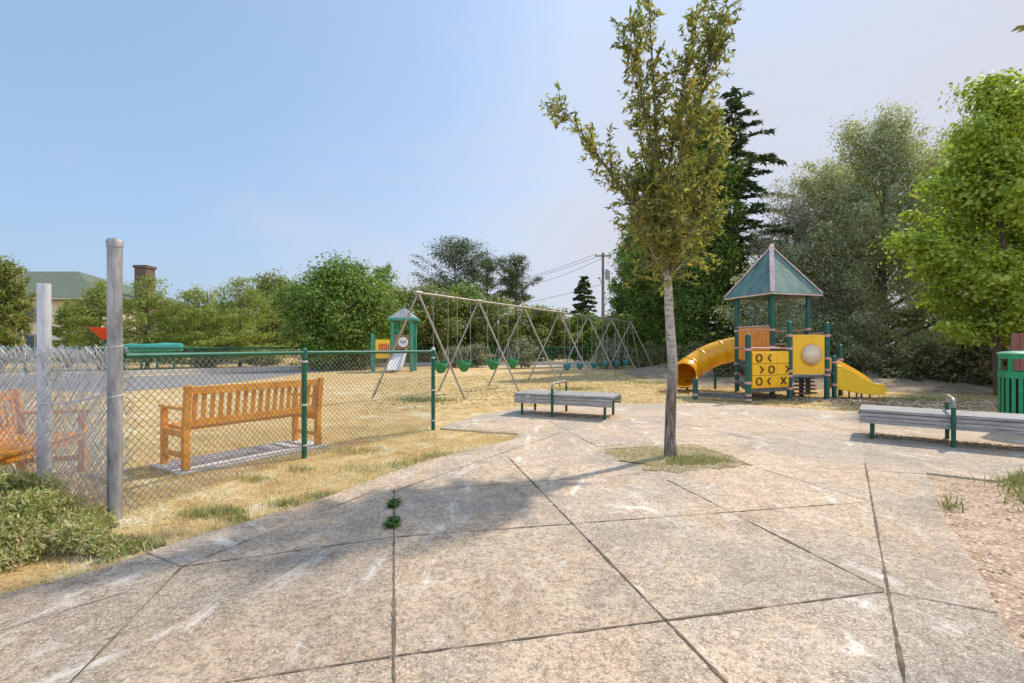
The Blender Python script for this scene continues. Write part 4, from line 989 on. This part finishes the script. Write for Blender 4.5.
for i, (px, Y, py, Rr, leaf, lab) in enumerate([(425, 33, 284, 2.9, 'lf_ash', 'olive green tree directly behind the first swing A-frame'), (458, 36, 284, 3.0, 'lf_round', 'mid green tree below the tallest pine'), (497, 35, 297, 2.9, 'lf_ash', 'olive tree behind the second and third swing bays'),
                                   (540, 37, 305, 2.9, 'lf_ash', 'olive tree under the gap in the overhead wires'), (583, 38, 314, 2.7, 'lf_round', 'low green tree at the foot of the utility pole'), (626, 34, 308, 2.3, 'lf_ash', 'light green tree right of utility pole before the conifer'), (395, 36, 286, 2.5, 'lf_ash', 'olive tree just right of the round dark tree'), (230, 40, 300, 3.0, 'lf_round', 'dark green tree filling the gap behind the larches'), (180, 42, 306, 3.0, 'lf_ash', 'olive tree deep behind the teal crawl tunnel')]):
    tree('broadleaf_tree', lab, 'tree', X(px, Y), Y, HT(py, Y), Rr, .3, leaf, 16000, .20, 40+i, m=80, rel=.2, group='broadleaf trees behind the swings')
# tall airy pines
def pine(label, px, Y, py, R, seed, cbf=.42, n=7000, m=34):
    H = HT(py, Y); tree('pine_tree', label, 'tree', X(px, Y), Y, H, R, H*cbf, 'lf_pine', n*2, .21, seed, m=m, rel=.20, group='tall airy pines', aspect=.35, shell=.0, trunk_r=.2, nlimb=22, bias=.25, b0=.3, tm=.4, flat=.5, rise=.45)
pine('tallest airy pine with spreading crown above the swing beam', 455, 46, 236, 3.6, 61, .42, 9000, 90)
pine('smaller airy pine with bare trunk, right of the tallest pine', 516, 46, 254, 2.2, 62, .5, 4500, 52)
pine('thin pine wedged between the two clear pine crowns', 487, 50, 258, 2.4, 63, .45, 4000, 46)
conifer('fir_tree', 'small dark pointed fir just left of the utility pole', 'tree', X(584, 50), 50, HT(277, 50), 1.9, 1.5, 'lf_pine', 64, dz=.4, nb=9, droop=.1, power=.6, spray=.5, sw=.22, dens=2, trunk_r=.15)
# dark conifers behind the young tree
tree('evergreen_tree', 'dense dark evergreen behind the young tree trunk and tube slide', 'tree', X(670, 29), 29, HT(176, 29), 3.3, .1, 'lf_dark', 60000, .22, 71, m=160, rel=.13, trunk_r=.3, taper=.25, aspect=.4, bias=.5, b0=.9, tm=.2)
tree('evergreen_tree', 'dark evergreen with rounded top left of the dense evergreen', 'tree', X(634, 33), 33, HT(226, 33), 2.0, .1, 'lf_dark', 26000, .24, 72, m=110, rel=.2, trunk_r=.2, taper=.25, aspect=.4, bias=.5, b0=.9, tm=.2)
conifer('fir_tree', 'tall dark fir with long drooping open branches right of young tree', 'tree', X(735, 26), 26, HT(92, 26), 3.9, 1.2, 'lf_blue', 73, dz=.55, nb=7, droop=.30, rise=.26, power=.6, spray=.50, sw=.16, dens=1.6, trunk_r=.2, irregular=.75)
tree('evergreen_tree', 'dark green evergreen directly left of the pyramid roof', 'tree', X(708, 24.5), 24.5, HT(112, 24.5), 2.1, .1, 'lf_dark', 60000, .18, 74, m=150, rel=.15, trunk_r=.22, taper=.25, aspect=.4, bias=.5, b0=.9, tm=.2)
# grey trees at the right
tree('willow_tree', 'broad grey-green tree filling the space behind the yellow slide', 'tree', X(884, 22.5), 22.5, HT(112, 22.5), 4.4, .05, 'lf_olive', 110000, .14, 81, m=230, rel=.115, bias=.4, b0=.95, tm=.3, shape=(1, .8), trunk_r=.28, aspect=.45)
tree('willow_tree', 'silvery grey tree behind the pyramid roof of the play tower', 'tree', X(786, 24), 24, HT(176, 24), 3.0, .05, 'lf_grey', 24000, .12, 82, m=110, rel=.13, bias=.4, b0=.85, tm=.3, trunk_r=.18, aspect=.45)
tree('willow_tree', 'thin silvery tree between dark fir and grey willow', 'tree', X(826, 24), 24, HT(168, 24), 2.6, .05, 'lf_grey', 30000, .12, 83, m=110, rel=.13, bias=.4, b0=.85, tm=.3, trunk_r=.18, aspect=.45)
tree('willow_tree', 'grey-green tree standing behind the bright maple', 'tree', X(975, 24), 24, HT(118, 24), 4.4, .05, 'lf_olive', 60000, .15, 84, m=170, rel=.11, bias=.4, b0=.9, tm=.3, trunk_r=.25, aspect=.45)
tree('willow_tree', 'olive grey tree between the silvery trees and broad willow', 'tree', X(850, 27), 27, HT(150, 27), 3.4, .05, 'lf_olive', 45000, .15, 87, m=150, rel=.13, b0=.9, tm=.3, bias=.4, trunk_r=.2, aspect=.45)
tree('shrub', 'low grey-green shrub between tube slide and play tower', 'shrub', X(765, 19.5), 19.5, HT(262, 19.5), 1.7, .05, 'lf_olive', 15000, .11, 85, m=50, rel=.22, trunk_r=.08, aspect=.5)
# bright maple
tree('maple_tree', 'bright yellow-green maple overhanging the litter bin', 'tree', 12.85, 12.6, HT(80, 12.6), 2.6, 1.25, 'lf_maple', 56000, .11, 91, m=105, rel=.14, trunk_r=.12, aspect=.8, taper=.45, bias=.45, b0=.75, tm=.28, flat=.55, rise=.45, nlimb=30)
tree('broadleaf_tree', 'darker green tree rising behind the bright maple at right edge', 'tree', X(1030, 17.5), 17.5, HT(82, 17.5), 2.6, .6, 'lf_round', 30000, .15, 86, m=90, rel=.15, trunk_r=.16)
# undergrowth
for i, (px, Y, py, Rr, lab) in enumerate([(925, 15.4, 338, 1.0, 'brown-green thicket between slide end and maple'), (962, 14.6, 330, .9, 'reddish twiggy thicket at the foot of the maple'), (995, 14.0, 338, .8, 'brown-green thicket beside the board fence'), (890, 16.2, 345, .9, 'grey-green thicket on the bank behind the slide end'), (850, 17, 350, .9, 'low thicket on the bank behind the play tower'), (695, 22, 342, 1.3, 'dark thicket under the evergreens behind the tube slide'), (655, 26, 342, 1.5, 'dark thicket behind the far end of the swing frame'), (735, 17.5, 345, 1.0, 'low thicket behind the orange guard panel')]):
    tree('shrub', lab, 'shrub', X(px, Y), Y, HT(py, Y), Rr, .02, 'lf_brush', 4600, .11, 100+i, m=30, rel=.3, trunk_r=.04, group='thickets along the bank', nlimb=20, aspect=.5)
for i, (px, Y, py, Rr, lab) in enumerate([(522, 28, 336, .95, 'round pale shrub in front of far fence, behind third A-frame'), (455, 29, 345, 1.0, 'pale shrub before far fence by second green swing'), (478, 29.5, 343, .9, 'pale shrub before far fence between two parked cars'), (610, 27, 336, 1.1, 'pale shrub behind the far teal swings'), (205, 28, 352, 1.2, 'pale low shrub behind the far fence by teal tunnel'), (262, 30, 351, 1.2, 'low pale shrub behind far fence left of round tree')]):
    tree('shrub', lab, 'shrub', X(px, Y), Y, HT(py, Y), Rr, .02, 'lf_bush', 3500, .12, 120+i, m=20, rel=.36, trunk_r=.04, group='pale shrubs along the far fence')
# distant wood as one mass
rw = np.random.default_rng(77); C, K = [], []
for i in range(230):
    x = -75+i*.65+rw.normal(); C.append((x, 58+rw.normal()*3, 1.0+rw.random()*2.6)); K.append((1.8, 1.5, 1.3))
P_, N_ = clump_pts(np.array(C), np.array(K), 42000, rw, .4)
tag(np_obj('distant_woods', leaf_quads(P_, N_, .38*(.6+.8*rw.random(len(P_))), .6, rw), 4, M['lf_round']), 'far mass of trees closing the view behind everything', 'woods', kind='stuff')

# ---------------------------------------------------------------- young street tree
def young_tree():
    rng = np.random.default_rng(2024); Y0 = 5.57; b = G(671, 459, PZ)
    t = thing('young_tree', 'slender young tree with pale trunk in the square pavement pit', 'tree', (b.x, b.y, PZ))
    mb = MB()
    tr = [(671, 459, 0), (670, 440, 0), (671, 400, 0), (673, 372, 0), (671, 340, 0), (669, 310, 0), (668, 284, 0), (665, 250, 0), (661, 205, .02), (657, 150, .03), (654, 90, .03), (651, 40, .02), (648, -25, 0)]
    T3 = [at(px, Y0+dy, py) for px, py, dy in tr]
    rad = [.078, .064, .060, .056, .053, .050, .047, .034, .026, .019, .013, .009, .004]
    mb.tube(T3, rad, 16)
    br = [([(667, 262), (682, 215), (694, 150), (703, 85), (716, 30), (732, -12)], .10, .024), ([(666, 250), (645, 220), (618, 185), (594, 150), (576, 126), (562, 108)], -.15, .020),
          ([(668, 275), (688, 240), (702, 200), (710, 165), (713, 125)], -.35, .017), ([(668, 272), (648, 240), (632, 205), (624, 170)], .3, .020), ([(665, 240), (675, 190), (684, 140), (688, 95)], -.4, .018), ([(664, 235), (650, 190), (642, 150), (640, 112)], .45, .016),
          ([(667, 280), (655, 258), (643, 232), (634, 210)], -.4, .015), ([(668, 278), (688, 258), (702, 238), (714, 215)], .4, .016), ([(661, 200), (672, 150), (680, 100), (690, 60), (696, 20)], .35, .016), ([(658, 165), (645, 120), (638, 70), (632, 15)], -.2, .014), ([(666, 262), (672, 225), (678, 180)], -.55, .014), ([(666, 262), (660, 220), (655, 180), (652, 140)], .6, .014), ([(703, 85), (712, 60), (724, 30)], 0, .008)]
    P, T, = [], []
    def twigs(pts, r0, dens, L0, start=.2):
        n = len(pts); seg = [(pts[i+1]-pts[i]).length for i in range(n-1)]; tot = sum(seg); k = int(tot*dens)
        for q in range(k):
            f = start+(1-start)*rng.random(); s_ = f*tot; i = 0
            while i < n-2 and s_ > seg[i]: s_ -= seg[i]; i += 1
            p = pts[i].lerp(pts[i+1], min(1, s_/seg[i])); tan = (pts[i+1]-pts[i]).normalized()
            d = (tan*.8+V3(rng.normal(size=3))*.75+V3((0, 0, .25))).normalized(); L = L0*(.4+.8*rng.random())*(1.05-.45*f)
            e = p+d*L; mb.tube([p, p.lerp(e, .5)+V3((0, 0, .02)), e], [.0045, .003, .0015], 4, cap=False)
            nl = int(L/.0155)
            for j in range(nl):
                g_ = (j+.5)/nl; lp = p.lerp(e, .15+.85*g_); ld = (d*.55+V3(rng.normal(size=3))*.7+V3((0, 0, .1))).normalized()
                P.append(lp+ld*.04); T.append(ld)
    for pl, dy, r0 in br:
        n = len(pl); pts = [at(px, Y0+dy*(i/(n-1))*1.3, py) for i, (px, py) in enumerate(pl)]
        mb.tube(pts, [r0*(1-.85*i/(n-1)) for i in range(n)], 8)
        twigs(pts, r0, 30, .44)
    twigs(T3[7:], .02, 28, .42, .0); twigs(T3[6:9], .02, 190, .44, 0.0)
    P, T = np.array(P), np.array(T)
    N = unit(rvec(rng, len(P))+np.array([0, 0, .5]))
    np_obj('crown', leaf_quads(P, N, .088*(.45+.9*rng.random(len(P))), .33, rng, T), 4, M['lf_young'], t)
    mb.build('trunk', M['young_bark'], t, smooth=True)
    print('young leaves', len(P))
young_tree()
# tree just outside the frame, one twig reaching into the top right corner
def side_tree():
    rng = np.random.default_rng(8); t = thing('overhanging_tree', 'leafy twig reaching in at the top right corner of the sky', 'tree', (6.6, 3.9, 0))
    mb = MB(); mb.tube([(6.6, 3.9, 0), (6.55, 3.9, 2.5), (6.5, 3.95, 5)], [.13, .10, .03], 10)
    P, T = [], []
    for e in [(4.28, 4.0, 3.96), (5.6, 4.6, 5.2), (6.9, 3.0, 4.6), (7.5, 4.6, 4.4)]:
        s_ = V3((6.55, 3.9, 2.7)); e = V3(e); mb.tube([s_, s_.lerp(e, .5)+V3((0, 0, .15)), e], [.035, .02, .004], 6)
        for j in range(90 if e.x > 5 else 0):
            p = s_.lerp(e, .45+.55*rng.random())+V3(rng.normal(size=3))*.18; P.append(p); T.append(rng.normal(size=3))
        if e.x < 5:
            for j in range(9): p = s_.lerp(e, .90+.105*j/8)+V3(rng.normal(size=3))*.03; P.append(p+V3((-.05, 0, -.02))); T.append((-1, .1, -.35))
    np_obj('crown', leaf_quads(np.array(P), unit(rvec(rng, len(P))*.5+np.array([0, -.5, .7])), np.full(len(P), .13), .4, rng, np.array(T, float)), 4, M['lf_young'], t)
    mb.build('trunk', M['bark'], t, smooth=True)
side_tree()

# ---------------------------------------------------------------- juniper and weeds, grass
def juniper():
    rng = np.random.default_rng(15); t = thing('juniper_bush', 'sprawling dry juniper bush at the foot of the weathered tall post', 'bush', (-3.1, 3.2, 0))
    C, K = [], []
    for i in range(90):
        a = rng.random()*6.283; q = rng.random()**.5; x = -3.62+1.0*q*math.cos(a); y = 3.12+.46*q*math.sin(a); h = .56*(1-q**2)*(.7+.5*rng.random())*min(1, max(.15, (-2.9-x)/.45))
        C.append((x, y, .05+h*.75)); K.append((.15, .15, .11 if x < -3 else .07))
    for f in np.linspace(0, 1, 18): C.append((-2.85+.50*f, 3.02+.05*rng.normal(), .10*(1-f)+.02)); K.append((.13*(1-.6*f), .09, .08*(1-.6*f)))
    P, N = clump_pts(np.array(C), np.array(K), 62000, rng, .2); kp = P[:, 2] > .01; P, N = P[kp], N[kp]
    T = unit(N+rvec(rng, len(P))*.8+np.array([0, 0, .5]))
    np_obj('crown', leaf_quads(P, unit(rvec(rng, len(P))+np.array([0, 0, .5])), .036*(.5+rng.random(len(P))), .28, rng, T), 4, M['lf_juniper'], t)
    mb = MB()
    for i in range(26):
        c = C[int(rng.integers(0, 90))]; mb.tube([(-3.2+rng.normal()*.25, 3.3+rng.normal()*.1, 0), (c[0]*.5-1.6, c[1]*.5+1.62, c[2]*.5+.02), c], [.014, .009, .004], 5)
    mb.build('stems', M['bark'], t, smooth=True)
juniper()
rng = np.random.default_rng(44)
# dry grass on the verge between fence and pavement, and around the posts
verge = [V3((-6, 2.0, 0)), G(0, 597), G(100, 572), G(163, 548), G(250, 522), G(330, 497), G(385, 475), G(430, 460), G(480, 448.5), G(512, 440.5), G(515, 436), G(440, 431), G(420, 424), V3((-2.2, 8.0, 0)), V3((-5.6, 6.8, 0)), V3((-6.5, 4, 0))]
P = scatter(verge, 34000, rng)
lo = (np.sin(P[:, 0]*3.1+1)*np.cos(P[:, 1]*2.7)+np.sin(P[:, 0]*7.3+P[:, 1]*5.1)*.6+rng.normal(size=len(P))*.5)
tag(np_obj('dry_grass', blades(P[lo > -.6], rng, .042, .006, 1.1), 3, M['lf_straw']), 'bleached dry grass on the verge between fence and pavement', 'grass', kind='stuff')
# greener tufts
tp_ = [(205, 515, 12, 90), (230, 512, 10, 60), (290, 505, 12, 80), (325, 498, 9, 70), (432, 461, 14, 90), (445, 457, 10, 60), (360, 470, 14, 40), (255, 480, 10, 40), (130, 545, 10, 90), (155, 549, 8, 60), (370, 452, 14, 50), (300, 470, 8, 30), (240, 520, 10, 50), (400, 466, 10, 50), (345, 452, 10, 30)]
Pg = []
for px, py, spr, n in tp_:
    q = np.stack([px+rng.normal(size=n*5)*spr, py+rng.normal(size=n*5)*spr*.18], 1)
    for a in q: Pg.append(tuple(G(a[0], a[1])))
Pg = np.array(Pg); Pg = Pg[~in_poly(Pg, pv)]
tag(np_obj('verge_grass', blades(Pg, rng, .06, .006, .8), 3, M['lf_grass']), 'green grass tufts along the pavement edge', 'grass', kind='stuff')
Pe_ = []
edge = pv[2:13]
for i in range(len(edge)-1):
    a, b = V3(edge[i]), V3(edge[i+1]); L = (b-a).length
    for q in range(int(L*420)):
        p = a.lerp(b, rng.random()); dens_ = math.sin(p.x*4.1)*math.sin(p.y*3.3+p.x)
        if rng.random() < .55+.5*dens_: Pe_.append((p.x+rng.normal()*.035, p.y+rng.normal()*.035, .012))
Pe_ = np.array(Pe_)
tag(np_obj('edge_grass', blades(Pe_, rng, .05, .006, 1.1), 3, M['lf_straw']), 'dry grass creeping over the pavement edge', 'grass', kind='stuff')
# grass in the tree pit
P = scatter(pit, 5200, rng); P[:, :2] += rng.normal(size=(len(P), 2))*.07; P[:, 2] = PZ+.004; Pp = scatter([G(668, 459), G(700, 458), G(735, 464), G(705, 468), G(665, 468)], 2600, rng); Pp[:, 2] = PZ+.004
tag(np_obj('pit_grass', blades(Pp[:1500], rng, .05, .006, .9), 3, M['lf_grass']), 'thin green grass around the young tree', 'grass', kind='stuff')
tag(np_obj('pit_straw', blades(P[:4200], rng, .035, .007, 1.2), 3, M['lf_straw']), 'dry straw around the young tree', 'grass', kind='stuff')
# grass under benches and out on the chips
Pd = []
for px, py, sx, sy, n in [(424, 401, 13, 1.0, 900), (410, 400, 8, .6, 200), (575, 389.5, 14, .8, 500), (655, 383.5, 18, .5, 400), (920, 400, 25, 1.5, 700), (1004, 470, 16, 5, 500), (1012, 478, 10, 5, 300), (950, 508, 6, 3, 40), (1018, 495, 8, 8, 120)]:
    for a in range(n): Pd.append(tuple(G(px+rng.normal()*sx, py+rng.normal()*sy)))
Pd = np.array(Pd); Pd = Pd[~in_poly(Pd, pv)]
tag(np_obj('patch_grass', blades(Pd, rng, .11, .014, .9), 3, M['lf_grass']), 'scattered green grass patches on the wood chips', 'grass', kind='stuff')
# loose chips and leaves
Pb = scatter(bed, 9000, rng); Pb[:, 2] = .012
Pc = scatter([G(360, 415), G(520, 406), G(860, 411), G(900, 398), G(640, 372), G(380, 378)], 16000, rng); Pc[:, 2] = .012
Pk = scatter([V3((5.5, 12.6, 0)), V3((14, 11, 0)), V3((15, 9.7, 0)), V3((8.2, 9.6, 0))], 5000, rng); Pk[:, 2] = .015
N = unit(rvec(rng, len(Pb))*.45+np.array([0, 0, 1])); 
tag(np_obj('bed_litter', leaf_quads(Pb, N, .026*(.4+rng.random(len(Pb))), .45, rng), 4, M['lf_chip']), 'dry leaves and bark strewn over the bed at right', 'leaf litter', kind='stuff')
N = unit(rvec(rng, len(Pc))*.35+np.array([0, 0, 1]))
tag(np_obj('wood_chips', leaf_quads(Pc, N, .085*(.5+rng.random(len(Pc))), .35, rng), 4, M['lf_straw']), 'loose wood chips over the play area', 'wood chips', kind='stuff')
N = unit(rvec(rng, len(Pk))*.4+np.array([0, 0, 1]))
tag(np_obj('fallen_leaves', leaf_quads(Pk, N, .07*(.5+rng.random(len(Pk))), .6, rng), 4, M['lf_chip']), 'fallen leaves under the maple', 'leaf litter', kind='stuff')
# debris under the two flat benches
Pe = np.concatenate([scatter([V3((.25, 8.75, 0)), V3((1.65, 8.35, 0)), V3((1.85, 8.75, 0)), V3((.45, 9.2, 0))], 700, rng), scatter([V3((5.0, 6.75, 0)), V3((6.5, 5.6, 0)), V3((6.75, 5.9, 0)), V3((5.3, 7.05, 0))], 900, rng)]); Pe[:, 2] = PZ+.006
tag(np_obj('bench_debris', leaf_quads(Pe, unit(rvec(rng, len(Pe))*.4+np.array([0, 0, 1])), .045*(.5+rng.random(len(Pe))), .4, rng), 4, M['lf_chip']), 'dry leaves gathered under the flat benches', 'leaf litter', kind='stuff')
for px, py, sx, lab in ((393.5, 506, .018, 'upper green weed growing in the pavement joint'), (392.5, 525, .022, 'lower green weed growing in the pavement joint')):
    c = G(px, py, PZ); n = 420; P = np.array(c)+np.stack([rng.normal(size=n)*sx, np.clip(rng.normal(size=n), -1.5, 1.5)*sx*2.2, .005+.035*rng.random(n)], 1)
    np_o = np_obj('weed', leaf_quads(P, unit(rvec(rng, n)*.6+np.array([0, 0, 1])), .026*(.5+rng.random(n)), .5, rng), 4, M['lf_weed'], off=c); tag(np_o, lab, 'weed', 'weeds in the joint')
